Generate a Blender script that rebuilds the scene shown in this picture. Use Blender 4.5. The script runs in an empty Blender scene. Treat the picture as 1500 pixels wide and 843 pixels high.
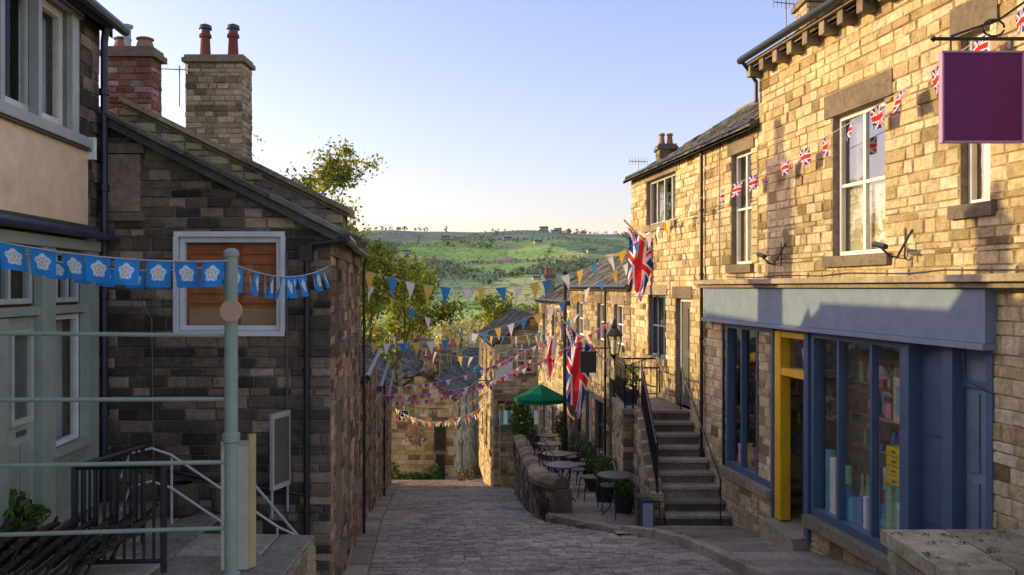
import bpy, math, random
from mathutils import Vector as V, noise
random.seed(7); R=random.uniform
SC=bpy.context.scene
# ------------------------------------------------------------ materials
MATS={}
def newmat(name):
    m=bpy.data.materials.new(name); m.use_nodes=True; nt=m.node_tree
    b=nt.nodes['Principled BSDF']; MATS[name]=m
    return m,nt,nt.nodes,nt.links,b
def ramp(N,stops,interp='LINEAR'):
    r=N.new('ShaderNodeValToRGB'); r.color_ramp.interpolation=interp
    while len(r.color_ramp.elements)<len(stops): r.color_ramp.elements.new(.5)
    for e,(p,c) in zip(r.color_ramp.elements,stops): e.position=p; e.color=(*c,1)
    return r
def tnoise(N,L,co,scale,detail=5,rough=.6):
    n=N.new('ShaderNodeTexNoise'); n.inputs['Scale'].default_value=scale
    n.inputs['Detail'].default_value=detail; n.inputs['Roughness'].default_value=rough
    L.new(co,n.inputs['Vector']); return n
def mul(N,L,a,b,fac=1,mode='MULTIPLY'):
    m=N.new('ShaderNodeMix'); m.data_type='RGBA'; m.blend_type=mode
    m.inputs['Factor'].default_value=fac
    L.new(a,m.inputs['A']); L.new(b,m.inputs['B']); return m.outputs['Result']
def stone(name,stops,rough=.9,stain=(.55,1.15),bump=.6,fine=26,stainscale=.8,moss=None,mossr=(.5,.68),bd=.02):
    m,nt,N,L,b=newmat(name)
    at=N.new('ShaderNodeAttribute'); at.attribute_name='rnd'
    sp=N.new('ShaderNodeSeparateColor'); L.new(at.outputs['Color'],sp.inputs['Color'])
    rp=ramp(N,stops); L.new(sp.outputs['Red'],rp.inputs['Fac'])
    tc=N.new('ShaderNodeTexCoord'); co=tc.outputs['Object']
    n1=tnoise(N,L,co,13,8,.72); r1=ramp(N,[(.28,(.55,.52,.50)),(.5,(1,1,1)),(.75,(1.3,1.28,1.24))]); L.new(n1.outputs['Fac'],r1.inputs['Fac'])
    n2=tnoise(N,L,co,stainscale,6,.65); a,c=stain
    r2=ramp(N,[(.35,(a,a,a)),(.62,(c,c,c))]); L.new(n2.outputs['Fac'],r2.inputs['Fac'])
    o=mul(N,L,rp.outputs['Color'],r1.outputs['Color']); o=mul(N,L,o,r2.outputs['Color'])
    if moss:
        n4=tnoise(N,L,co,3,6,.7); r4=ramp(N,[(mossr[0],(0,0,0)),(mossr[1],(1,1,1))]); L.new(n4.outputs['Fac'],r4.inputs['Fac'])
        mm=N.new('ShaderNodeMix'); mm.data_type='RGBA'; L.new(r4.outputs['Color'],mm.inputs['Factor']); L.new(o,mm.inputs['A']); mm.inputs['B'].default_value=(*moss,1); o=mm.outputs['Result']
    L.new(o,b.inputs['Base Color']); b.inputs['Roughness'].default_value=rough
    b.inputs['Specular IOR Level'].default_value=.25
    n3=tnoise(N,L,co,fine,6,.7); bp=N.new('ShaderNodeBump'); bp.inputs['Strength'].default_value=bump; bp.inputs['Distance'].default_value=bd
    L.new(n3.outputs['Fac'],bp.inputs['Height']); L.new(bp.outputs['Normal'],b.inputs['Normal'])
    return m
stone('stone_gold',[(0,(.22,.15,.075)),(.15,(.42,.31,.155)),(.5,(.60,.46,.24)),(.85,(.68,.55,.32)),(1,(.74,.63,.42))],stain=(.70,1.06),bump=.9,bd=.03)
stone('stone_mid',[(0,(.14,.105,.065)),(.3,(.30,.23,.14)),(.7,(.43,.34,.20)),(1,(.52,.42,.27))],stain=(.62,1.1),bump=.8,bd=.025)
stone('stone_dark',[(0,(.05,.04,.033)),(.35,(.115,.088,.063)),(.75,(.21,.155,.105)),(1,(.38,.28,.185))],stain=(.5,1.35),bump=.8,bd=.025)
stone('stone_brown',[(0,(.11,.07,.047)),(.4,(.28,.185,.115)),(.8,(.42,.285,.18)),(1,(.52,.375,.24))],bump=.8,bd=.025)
stone('brick_red',[(0,(.20,.09,.07)),(.5,(.38,.15,.10)),(.85,(.44,.22,.16)),(1,(.50,.42,.35))],stain=(.55,1.1))
stone('mortar',[(0,(.16,.125,.085)),(1,(.23,.185,.125))],bump=.3)
stone('mortar_light',[(0,(.30,.225,.13)),(1,(.38,.29,.175))],bump=.3)
stone('mortar_road',[(0,(.17,.135,.11)),(1,(.23,.185,.15))],bump=.3)
stone('dressed',[(0,(.15,.115,.08)),(1,(.40,.32,.22))],stain=(.7,1.1),bump=.35)
stone('slate',[(0,(.055,.053,.05)),(.6,(.125,.115,.10)),(1,(.21,.19,.155))],moss=(.14,.12,.04),bump=.4,mossr=(.52,.7))
stone('setts',[(0,(.26,.20,.165)),(.5,(.39,.31,.26)),(1,(.52,.425,.36))],stain=(.68,1.1),rough=.66,stainscale=.5)
stone('flags_paving',[(0,(.25,.205,.16)),(.5,(.34,.285,.22)),(1,(.44,.375,.29))],stain=(.55,1.1),rough=.8)
stone('mossy',[(0,(.22,.18,.12)),(1,(.40,.33,.23))],moss=(.17,.17,.06))
def attrmat(name,rough=.5,spec=.4,metal=0,var=.12,bump=0):
    m,nt,N,L,b=newmat(name)
    at=N.new('ShaderNodeAttribute'); at.attribute_name='rnd'
    tc=N.new('ShaderNodeTexCoord'); n=tnoise(N,L,tc.outputs['Object'],5,8,.7)
    r=ramp(N,[(.3,(1-var*2,)*3),(.7,(1+var,)*3)]); L.new(n.outputs['Fac'],r.inputs['Fac'])
    L.new(mul(N,L,at.outputs['Color'],r.outputs['Color']),b.inputs['Base Color'])
    b.inputs['Roughness'].default_value=rough; b.inputs['Specular IOR Level'].default_value=spec; b.inputs['Metallic'].default_value=metal
    if bump:
        bp=N.new('ShaderNodeBump'); bp.inputs['Strength'].default_value=bump; bp.inputs['Distance'].default_value=.004
        n5=tnoise(N,L,tc.outputs['Object'],30,4,.6); L.new(n5.outputs['Fac'],bp.inputs['Height']); L.new(bp.outputs['Normal'],b.inputs['Normal'])
    return m
attrmat('paint',.5,.35,var=.10,bump=.3); attrmat('iron',.38,.5,var=.2); attrmat('matte',.9,.1)
def cloth(name,tr):
    m,nt,N,L,b=newmat(name)
    at=N.new('ShaderNodeAttribute'); at.attribute_name='rnd'
    L.new(at.outputs['Color'],b.inputs['Base Color']); b.inputs['Roughness'].default_value=.85; b.inputs['Specular IOR Level'].default_value=.1
    t=N.new('ShaderNodeBsdfTranslucent'); L.new(at.outputs['Color'],t.inputs['Color'])
    mx=N.new('ShaderNodeMixShader'); mx.inputs[0].default_value=tr; L.new(b.outputs[0],mx.inputs[1]); L.new(t.outputs[0],mx.inputs[2])
    L.new(mx.outputs[0],N['Material Output'].inputs['Surface'])
cloth('cloth',.3); cloth('leaf',.45)
m,nt,N,L,b=newmat('glass')
N.remove(b); tr=N.new('ShaderNodeBsdfTransparent'); tr.inputs[0].default_value=(.94,.96,.95,1)
gl=N.new('ShaderNodeBsdfGlossy'); gl.inputs['Roughness'].default_value=.03
lw=N.new('ShaderNodeLayerWeight'); lw.inputs[0].default_value=.25
mr=N.new('ShaderNodeMapRange'); mr.inputs['To Min'].default_value=.03; mr.inputs['To Max'].default_value=.34; L.new(lw.outputs['Fresnel'],mr.inputs['Value'])
tc=N.new('ShaderNodeTexCoord'); nn=tnoise(N,L,tc.outputs['Object'],1.7,2); bp=N.new('ShaderNodeBump'); bp.inputs['Strength'].default_value=.2; bp.inputs['Distance'].default_value=.02
L.new(nn.outputs['Fac'],bp.inputs['Height']); L.new(bp.outputs['Normal'],gl.inputs['Normal'])
mx=N.new('ShaderNodeMixShader'); L.new(mr.outputs[0],mx.inputs[0]); L.new(tr.outputs[0],mx.inputs[1]); L.new(gl.outputs[0],mx.inputs[2]); L.new(mx.outputs[0],N['Material Output'].inputs['Surface'])
# terrain material
m,nt,N,L,b=newmat('fields')
tc=N.new('ShaderNodeTexCoord'); mp=N.new('ShaderNodeMapping'); mp.inputs['Scale'].default_value=(.0115,.0065,0); mp.inputs['Rotation'].default_value=(0,0,.25)
L.new(tc.outputs['Object'],mp.inputs['Vector'])
dn=tnoise(N,L,mp.outputs['Vector'],1.2,3); 
ad=N.new('ShaderNodeMix'); ad.data_type='RGBA'; ad.blend_type='ADD'; ad.inputs['Factor'].default_value=.5; L.new(mp.outputs['Vector'],ad.inputs['A']); L.new(dn.outputs['Color'],ad.inputs['B'])
v1=N.new('ShaderNodeTexVoronoi'); v1.inputs['Scale'].default_value=1; L.new(ad.outputs['Result'],v1.inputs['Vector'])
v2=N.new('ShaderNodeTexVoronoi'); v2.feature='DISTANCE_TO_EDGE'; L.new(ad.outputs['Result'],v2.inputs['Vector'])
sp=N.new('ShaderNodeSeparateColor'); L.new(v1.outputs['Color'],sp.inputs['Color'])
fr=ramp(N,[(0,(.14,.20,.13)),(.2,(.24,.37,.12)),(.4,(.32,.47,.14)),(.55,(.17,.25,.14)),(.7,(.42,.44,.19)),(.85,(.22,.31,.15)),(.93,(.30,.26,.18))],'CONSTANT'); L.new(sp.outputs['Red'],fr.inputs['Fac'])
er=ramp(N,[(.0,(.32,.38,.42)),(.06,(1,1,1))]); L.new(v2.outputs['Distance'],er.inputs['Fac'])
n1=tnoise(N,L,tc.outputs['Object'],.02,8,.7); r1=ramp(N,[(.3,(.68,.72,.76)),(.7,(1.25,1.2,1.2))]); L.new(n1.outputs['Fac'],r1.inputs['Fac'])
o=mul(N,L,fr.outputs['Color'],er.outputs['Color']); o=mul(N,L,o,r1.outputs['Color'])
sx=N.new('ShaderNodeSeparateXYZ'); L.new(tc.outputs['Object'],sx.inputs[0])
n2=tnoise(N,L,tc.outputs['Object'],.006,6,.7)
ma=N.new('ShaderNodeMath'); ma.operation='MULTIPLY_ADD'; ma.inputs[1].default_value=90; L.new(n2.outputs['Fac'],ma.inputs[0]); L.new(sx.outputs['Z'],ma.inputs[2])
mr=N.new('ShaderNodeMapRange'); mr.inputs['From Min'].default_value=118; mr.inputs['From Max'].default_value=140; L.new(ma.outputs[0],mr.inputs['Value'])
moor=ramp(N,[(.35,(.13,.185,.19)),(.5,(.19,.235,.18)),(.6,(.29,.26,.18)),(.7,(.15,.20,.18))]); n3=tnoise(N,L,tc.outputs['Object'],.008,7,.7); L.new(n3.outputs['Fac'],moor.inputs['Fac'])  # bluish moor tones: distance haze painted into the base colour
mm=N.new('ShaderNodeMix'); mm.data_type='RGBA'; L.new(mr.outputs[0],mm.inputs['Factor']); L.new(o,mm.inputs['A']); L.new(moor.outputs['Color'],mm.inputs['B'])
L.new(mm.outputs['Result'],b.inputs['Base Color']); b.inputs['Roughness'].default_value=1; b.inputs['Specular IOR Level'].default_value=.05
# ------------------------------------------------------------ mesh builder
class MB:
    def __init__(s): s.v=[];s.f=[];s.m=[];s.c=[];s.mats=[]
    def mi(s,n):
        if n not in s.mats: s.mats.append(n)
        return s.mats.index(n)
    def add(s,vs,fs,mat,col):
        n=len(s.v); s.v+=[tuple(p) for p in vs]; s.c+=[(*col[:3],1)]*len(vs); i=s.mi(mat)
        for f in fs: s.f.append(tuple(n+k for k in f)); s.m.append(i)
    def face(s,pts,mat,col): s.add(pts,[tuple(range(len(pts)))],mat,col)
    def box(s,M,a,b,c,d,e,f,mat,col):
        P=[M(x,y,z) for z in (e,f) for y in (c,d) for x in (a,b)]
        s.add(P,[(0,2,3,1),(4,5,7,6),(0,1,5,4),(2,6,7,3),(0,4,6,2),(1,3,7,5)],mat,col)
    def tube(s,pts,r,mat,col,n=6,r1=None,cap=True):
        pts=[V(p) for p in pts]; k=len(pts); vs=[];fs=[]
        for i,p in enumerate(pts):
            t=(pts[min(i+1,k-1)]-pts[max(i-1,0)]).normalized()
            a=t.cross(V((0,0,1)) if abs(t.z)<.9 else V((0,1,0))).normalized(); b2=t.cross(a)
            rr=r if r1 is None else r+(r1-r)*i/(k-1)
            for j in range(n):
                an=2*math.pi*j/n; vs.append(p+a*math.cos(an)*rr+b2*math.sin(an)*rr)
        for i in range(k-1):
            for j in range(n): fs.append((i*n+j,i*n+(j+1)%n,(i+1)*n+(j+1)%n,(i+1)*n+j))
        if cap: fs.append(tuple(range(n))[::-1]); fs.append(tuple((k-1)*n+j for j in range(n)))
        s.add(vs,fs,mat,col)
    def lathe(s,c,prof,mat,col,n=14):
        c=V(c);vs=[];fs=[]
        for r,z in prof:
            for j in range(n): a=2*math.pi*j/n; vs.append(c+V((r*math.cos(a),r*math.sin(a),z)))
        for i in range(len(prof)-1):
            for j in range(n): fs.append((i*n+j,i*n+(j+1)%n,(i+1)*n+(j+1)%n,(i+1)*n+j))
        s.add(vs,fs,mat,col)
    def build(s,name,parent=None,bevel=0,smooth=False):
        me=bpy.data.meshes.new(name); me.from_pydata(s.v,[],s.f)
        for n in s.mats: me.materials.append(MATS[n])
        me.polygons.foreach_set('material_index',s.m)
        ca=me.color_attributes.new('rnd','FLOAT_COLOR','POINT'); ca.data.foreach_set('color',[x for c in s.c for x in c])
        if smooth: me.polygons.foreach_set('use_smooth',[True]*len(s.f))
        ob=bpy.data.objects.new(name,me); SC.collection.objects.link(ob)
        if parent: ob.parent=parent
        if bevel:
            bm=ob.modifiers.new('b','BEVEL'); bm.width=bevel; bm.segments=2; bm.limit_method='ANGLE'
        return ob
def empty(name):
    e=bpy.data.objects.new(name,None); e.empty_display_size=.3; SC.collection.objects.link(e); return e
W=lambda x,z,y: V((x,y,z))
def frame(O,d,side):
    d=V((d[0],d[1],0)).normalized(); n=V((-d.y,d.x,0))*side; O=V((O[0],O[1],0))
    f=lambda s,t,o=0: O+d*s+n*o+V((0,0,t))
    f.d=d;f.n=n;f.O=O
    return f
def stones(mb,M,s0,s1,t0,t1,rh,ln,ops=(),top=None,mat='stone_mid',mort='mortar',gap=.008,prot=(.006,.022),ch=.012,srange=None,jit=.005,bias=1.0):
    lv=[t0];t=t0
    while t<t1: t+=rh*R(.72,1.3); lv.append(min(t,t1))
    cuts=[]
    for o in ops:
        for c in (o[2],o[3]):
            if t0<c<t1: cuts.append(c)
    lv=[l for l in lv if all(abs(l-c)>.045 for c in cuts)]+cuts
    lv=sorted(set(lv))
    for a,b in zip(lv,lv[1:]):
        if b-a<.01: continue
        mid=(a+b)/2
        sr=srange(mid) if srange else (s0,s1)
        iv=[sr]
        for o in ops:
            if o[2]<mid<o[3]:
                nv=[]
                for x,y in iv:
                    if o[1]<=x or o[0]>=y: nv.append((x,y))
                    else:
                        if o[0]>x: nv.append((x,o[0]))
                        if o[1]<y: nv.append((o[1],y))
                iv=nv
        for x,y in iv:
            if y-x<.01: continue
            xs=[x]
            while True:
                l=R(*ln)
                if xs[-1]+l>y-ln[0]*.6: break
                xs.append(xs[-1]+l)
            xs.append(y)
            for p,q in zip(xs,xs[1:]):
                ta=b;tb=b
                if top:
                    ta=min(b,top(p)); tb=min(b,top(q))
                    if ta<=a and tb<=a: continue
                    ta=max(ta,a+.001); tb=max(tb,a+.001)
                mb.face([M(p,a,0),M(q,a,0),M(q,tb,0),M(p,ta,0)],mort,(R(0,1),0,0))
                g=gap/2; pr=R(*prot); j=lambda:R(-jit,jit)
                P=[M(p+g,a+g,0),M(q-g,a+g,0),M(q-g,tb-g,0),M(p+g,ta-g,0),
                   M(p+g+ch+j(),a+g+ch*.8+j(),pr+j()),M(q-g-ch+j(),a+g+ch*.8+j(),pr+j()),M(q-g-ch+j(),tb-g-ch*.8+j(),pr+j()),M(p+g+ch+j(),ta-g-ch*.8+j(),pr+j())]
                if q-p<.04 or min(ta,tb)-a<.035: 
                    continue
                mb.add(P,[(4,5,6,7),(0,1,5,4),(1,2,6,5),(2,3,7,6),(3,0,4,7)],mat,(random.random()**bias,R(0,1),0))
WHITE=(.78,.76,.70);BLK=(.018,.018,.02)
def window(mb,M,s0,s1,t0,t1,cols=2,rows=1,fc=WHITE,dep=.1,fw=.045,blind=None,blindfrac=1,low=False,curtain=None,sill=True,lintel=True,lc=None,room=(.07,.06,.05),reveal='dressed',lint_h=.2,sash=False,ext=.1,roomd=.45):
    for (a,b,c,d) in ((s0,s0,t0,t1),(s1,s1,t0,t1)):
        mb.face([M(a,c,.0),M(a,d,.0),M(a,d,-roomd),M(a,c,-roomd)],reveal,(.5,0,0))
    for c in (t0,t1): mb.face([M(s0,c,0),M(s1,c,0),M(s1,c,-roomd),M(s0,c,-roomd)],reveal,(.5,0,0))
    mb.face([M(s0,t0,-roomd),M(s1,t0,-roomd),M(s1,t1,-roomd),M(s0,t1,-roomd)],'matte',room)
    F=lambda a,b,c,d,e=0: mb.box(M,a,b,c,d,-dep-.04,-dep+.02+e,'paint',fc)
    F(s0+.002,s0+fw,t0+.002,t1-.002); F(s1-fw,s1-.002,t0+.002,t1-.002); F(s0+fw,s1-fw,t1-fw,t1-.002); F(s0+fw,s1-fw,t0+.002,t0+fw)
    for i in range(1,cols):
        x=s0+(s1-s0)*i/cols; F(x-fw*.45,x+fw*.45,t0+fw,t1-fw,-.006)
    for i in range(1,rows):
        z=t0+(t1-t0)*i/rows; F(s0+fw,s1-fw,z-fw*.35,z+fw*.35,-.012)
    mb.face([M(s0+fw,t0+fw,-dep-.01),M(s1-fw,t0+fw,-dep-.01),M(s1-fw,t1-fw,-dep-.01),M(s0+fw,t1-fw,-dep-.01)],'glass',(1,1,1))
    if blind:
        zb=t1-(t1-t0)*blindfrac; zt=t1
        if low: zb=t0; zt=t0+(t1-t0)*blindfrac
        mb.face([M(s0+.01,zb,-dep-.08),M(s1-.01,zb,-dep-.08),M(s1-.01,zt,-dep-.08),M(s0+.01,zt,-dep-.08)],'matte',blind)
    if curtain:
        w=(s1-s0)*.27
        for a,b in ((s0+.01,s0+w),(s1-w,s1-.01)):
            k=8
            for i in range(k):
                x=a+(b-a)*i/k; x2=a+(b-a)*(i+1)/k; o1=-dep-.12-(i%2)*.04; o2=-dep-.12-((i+1)%2)*.04
                mb.face([M(x,t0,o1),M(x2,t0,o2),M(x2,t1,o2),M(x,t1,o1)],'matte',curtain)
    if lintel: mb.box(M,s0-ext,s1+ext,t1+.002,t1+lint_h,-.05,.028,'dressed',lc or (R(.1,.5),0,0))
    if sill: mb.box(M,s0-ext*.8,s1+ext*.8,t0-.13,t0-.002,-.08,.07,'dressed',lc or (R(.1,.5),0,0))
def door(mb,M,s0,s1,t0,t1,col,fc=WHITE,dep=.12,lintel=True):
    for a in (s0,s1): mb.face([M(a,t0,0),M(a,t1,0),M(a,t1,-.3),M(a,t0,-.3)],'dressed',(.4,0,0))
    mb.face([M(s0,t1,0),M(s1,t1,0),M(s1,t1,-.3),M(s0,t1,-.3)],'dressed',(.4,0,0))
    mb.box(M,s0,s0+.06,t0,t1,-dep-.05,-dep+.03,'paint',fc); mb.box(M,s1-.06,s1,t0,t1,-dep-.05,-dep+.03,'paint',fc); mb.box(M,s0+.06,s1-.06,t1-.06,t1,-dep-.05,-dep+.03,'paint',fc)
    mb.box(M,s0+.06,s1-.06,t0,t1-.06,-dep-.05,-dep,'paint',col)
    w=s1-s0; h=t1-t0
    for i in range(2):
        for j in range(2):
            a=s0+.13+i*(w-.26)/2+.02; b=a+(w-.26)/2-.04; c=t0+.15+j*h*.45; d=c+h*.38
            mb.box(M,a,b,c,d,-dep,-dep+.012,'paint',tuple(x*.85 for x in col))
    mb.tube([M(s0+.14,t0+h*.48,-dep+.01),M(s0+.14,t0+h*.48,-dep+.05)],.022,'iron',(.4,.33,.15),8)
    if lintel: mb.box(M,s0-.12,s1+.12,t1+.002,t1+.22,-.05,.03,'dressed',(R(.1,.5),0,0))
def chimney(parent,x0,x1,y0,y1,z0,z1,mat='stone_mid',pots=2,rh=.12,ln=(.15,.35),potc=(.42,.2,.11),capc=(.3,0,0),poth=.35,cowl=False):
    mb=MB()
    fr=[(frame((x0,y0),(1,0),-1),x1-x0),(frame((x0,y1),(1,0),1),x1-x0),(frame((x0,y0),(0,1),1),y1-y0),(frame((x1,y0),(0,1),-1),y1-y0)]
    for f,l in fr: stones(mb,f,0,l,z0,z1,rh,ln,mat=mat,prot=(.004,.016))
    mb.box(W,x0-.05,x1+.05,z1,z1+.07,y0-.05,y1+.05,'dressed',capc); mb.box(W,x0-.02,x1+.02,z1+.07,z1+.12,y0-.02,y1+.02,'dressed',capc)
    for i in range(pots):
        x=x0+(x1-x0)*(i+.5)/pots; r=min(.085,(x1-x0)/pots*.36)
        mb.lathe((x,(y0+y1)/2,z1+.12),[(r*1.2,0),(r*1.1,.05),(r,.08),(r*.85,poth*.8),(r*1.15,poth*.82),(r*1.15,poth*.92),(r*.8,poth),(r*.7,poth-.05)],'matte',tuple(c*R(.8,1.1) for c in potc))
        if cowl: mb.lathe((x,(y0+y1)/2,z1+.12+poth),[(r*.9,-.02),(r*.9,.05),(r*1.25,.06),(r*1.15,.12),(0,.16)],'iron',(.05,.05,.05))
    return mb.build('chimney',parent)
def aerial(parent,p,L=.7,h=.8):
    mb=MB(); x,y,z=p
    mb.tube([(x,y,z),(x,y,z+h)],.01,'iron',(.15,.15,.15),5); mb.tube([(x-L/2,y,z+h-.05),(x+L/2,y+.1,z+h-.05)],.008,'iron',(.15,.15,.15),4)
    for i in range(7):
        q=x-L/2+L*i/6; mb.tube([(q,y+.02,z+h-.13),(q,y+.02,z+h+.03)],.004,'iron',(.15,.15,.15),4)
    mb.build('tv_aerial',parent)
def gutter(mb,F,s0,s1,z,o=.1,r=.05,col=BLK):
    mb.tube([F(s0,z,o),F(s1,z,o)],r,'iron',col,8)
def pipe(mb,F,s,z0,z1,o=.07,r=.03,col=BLK):
    mb.tube([F(s,z1+.15,o+.04),F(s,z1,o),F(s,z0,o)],r,'iron',col,8)
    z=z0
    while z<z1: mb.tube([F(s,z,o),F(s,z+.05,o)],r*1.35,'iron',col,8); z+=1.1
def roof(parent,F,s0,s1,ze,dep,rise,over=.14,mat='slate'):
    mb=MB(); L=math.hypot(dep/2,rise); c=(dep/2)/L; sn=rise/L
    M=lambda s,t,o=0: F(s,ze+t*sn+o*c,-(t*c)+o*sn)
    stones(mb,M,s0-.06,s1+.06,-over,L,.2,(.18,.34),mat=mat,mort='slate',prot=(.012,.035),gap=.004,ch=.006,jit=.007)
    mb.face([F(s0-.06,ze-over*sn-.05,over*c),F(s1+.06,ze-over*sn-.05,over*c),F(s1+.06,ze+rise-.05,-dep/2),F(s0-.06,ze+rise-.05,-dep/2)],'slate',(.2,0,0))
    for s in (s0-.06,s1+.06): mb.face([M(s,-over,.0),M(s,L,0),F(s,ze+rise-.05,-dep/2),F(s,ze-over*sn-.05,over*c)],'slate',(.3,0,0))
    mb.face([F(s0-.06,ze+rise,-dep/2),F(s1+.06,ze+rise,-dep/2),F(s1+.06,ze-.05,-dep-.1),F(s0-.06,ze-.05,-dep-.1)],'slate',(.3,0,0))
    s=s0
    while s<s1: 
        e=min(s+.45,s1); mb.tube([F(s,ze+rise+.01,-dep/2),F(e-.01,ze+rise+.01,-dep/2)],.08,'dressed',(R(.2,.6),0,0),8); s=e
    mb.build('roof',parent)
def body(parent,F,s0,s1,zg,ze,dep,rise,back=.6):
    mb=MB(); k=rise/(dep/2)
    def sec(s): return [F(s,zg,-back),F(s,ze+back*k-.06,-back),F(s,ze+rise-.06,-dep/2),F(s,ze-.06,-dep),F(s,zg,-dep)]
    a=sec(s0+.02);b=sec(s1-.02); n=5
    mb.add(a+b,[(0,1,2,3,4),(9,8,7,6,5)]+[(i,(i+1)%n,n+(i+1)%n,n+i) for i in range(n)],'matte',(.12,.1,.08))
    mb.build('inner_walls',parent)
def house(name,F,s0,s1,zg,ze,dep,rise,ops,mat='stone_mid',rh=.14,ln=(.16,.42),near=True,wcol=WHITE,back=.6,mort='mortar',pipes=(),extra=None,roofover=.14,bias=1.0,farwall=True):
    e=empty(name); mb=MB(); op=[(o['s'][0],o['s'][1],o['z'][0],o['z'][1]) for o in ops]
    stones(mb,F,s0,s1,zg,ze,rh,ln,ops=op,mat=mat,mort=mort,bias=bias)
    d=F.d; n=F.n; k=rise/(dep/2)
    top=lambda s: ze+rise-abs(s-dep/2)*k
    p0=F(s0,0,0); E=lambda s,t,o=0: p0-n*s-d*o+V((0,0,t))
    if near: stones(mb,E,0,dep,zg,ze+rise,rh,ln,mat=mat,mort=mort,top=top,bias=bias)
    p1=F(s1,0,0); E2=lambda s,t,o=0: p1-n*s+d*o+V((0,0,t))
    if farwall: mb.face([E2(0,zg),E2(dep,zg),E2(dep,ze),E2(dep/2,ze+rise),E2(0,ze)],mat,(.5,0,0))
    mb.build('stone_walls',e)
    wb=MB()
    for o in ops:
        if o.get('k')=='d': door(wb,F,*o['s'],*o['z'],o.get('c',(.05,.07,.08)))
        elif o.get('k')=='x': pass
        else:
            kw={x:o[x] for x in o if x not in('s','z','k')}; kw.setdefault('fc',wcol); window(wb,F,*o['s'],*o['z'],**kw)
    gutter(wb,F,s0,s1,ze-.03); 
    for s in pipes: pipe(wb,F,s,zg,ze-.15)
    wb.build('windows_and_doors',e)
    roof(e,F,s0,s1,ze,dep,rise,roofover); body(e,F,s0,s1,zg,ze,dep,rise,back)
    return e
# ------------------------------------------------------------ terrain
PR=[(-60,-1.4),(0,-2.4),(8,-3.05),(10,-3.37),(14.6,-4.02),(20,-5.1),(30,-7.1),(47,-10.5),(60,-13),(100,-22),(200,-40),(350,-50),(500,-46),(700,-32),(900,-12),(1300,42),(1600,92),(1850,122),(2100,126),(2700,110),(6000,60)]
def lin(P,x):
    if x<=P[0][0]: return P[0][1]
    for (a,b),(c,d) in zip(P,P[1:]):
        if x<=c: return b+(d-b)*(x-a)/(c-a)
    return P[-1][1]
rz=lambda y: lin(PR,y)
def tz(x,y):
    z=rz(y)-.06
    if y>60:
        k=min(1,(y-60)/400)
        z+=k*(noise.noise(V((x*.0016,y*.0016,3)))*34+noise.noise(V((x*.006,y*.006,9)))*9)
    return z
ys=[-60,-30,-10]+[i*1.0 for i in range(0,62)]; y=62
while y<6000: ys.append(y); y*=1.035
xs=[];x=0
while x<4500: xs.append(x); x=x*1.06+1.2
xs=[-a for a in xs[::-1] if a>0]+xs
mb=MB(); vs=[(x,y,tz(x,y)) for y in ys for x in xs]; n=len(xs)
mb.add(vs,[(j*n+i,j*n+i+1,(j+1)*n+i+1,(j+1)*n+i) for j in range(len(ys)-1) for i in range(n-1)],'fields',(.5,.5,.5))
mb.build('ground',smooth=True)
def leafball(mb,c,r,n,sz,cols,mat='leaf',shell=.5):
    c=V(c)
    for _ in range(n):
        while True:
            p=V((R(-1,1),R(-1,1),R(-1,1)))
            if 1e-3<p.length<1: break
        rr=shell+(1-shell)*random.random(); p=p.normalized()*rr*(.85+.3*noise.noise(p.normalized()*1.7+c))
        q=c+V((p.x*r[0],p.y*r[1],p.z*r[2])); a=V((R(-1,1),R(-1,1),R(-1,1))).normalized(); b=a.cross(V((R(-1,1),R(-1,1),R(-1,1)))).normalized()
        s=sz*R(.6,1.3); col=random.choice(cols); k=R(.7,1.2)
        mb.face([q-a*s*.6,q-b*s*.35,q+a*s*.6,q+b*s*.35],mat,tuple(x*k for x in col))
GC=[(.16,.22,.14),(.20,.27,.14),(.28,.31,.15),(.19,.19,.14),(.13,.19,.15)]
GY=[(.48,.44,.12),(.56,.47,.15),(.38,.40,.12),(.48,.33,.14),(.28,.32,.11),(.20,.24,.10)]
mb=MB(); cnt=0
for i in range(6400):
    y=random.choice([R(230,600),R(230,600),R(520,1000),R(900,1800)]); x=y*R(-.26,.2)
    dens=noise.noise(V((x*.008,y*.006,1.3)))
    if y<600 and dens<-.25: continue
    if 600<=y<1000 and dens<.04: continue
    if y>=1000 and dens<.2: continue
    z=tz(x,y); h=R(9,16) if y<700 else R(7,12); w=h*R(.4,.6); pal=GY if noise.noise(V((x*.02,y*.02,5)))>-.15 and y<780 else GC
    leafball(mb,(x,y,z+h*.5),(w,w,h*.55),40 if y<700 else 18,h*.26 if y<700 else h*.36,[random.choice(pal)]*2+[random.choice(pal)])
    cnt+=1
for i in range(44):
    y=R(650,1800); x=y*R(-.25,.2); a=R(-.4,.4) if i%3 else R(1.1,2.0); L0=R(60,260)
    for k in range(int(L0/9)):
        px=x+math.cos(a)*k*9+R(-2,2); py=y+math.sin(a)*k*9+R(-2,2)
        if random.random()<.2: continue
        z=tz(px,py); h=R(4,8); leafball(mb,(px,py,z+h*.45),(h*.5,h*.5,h*.5),12,h*.42,GC)
mb.build('distant_woodland')
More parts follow.
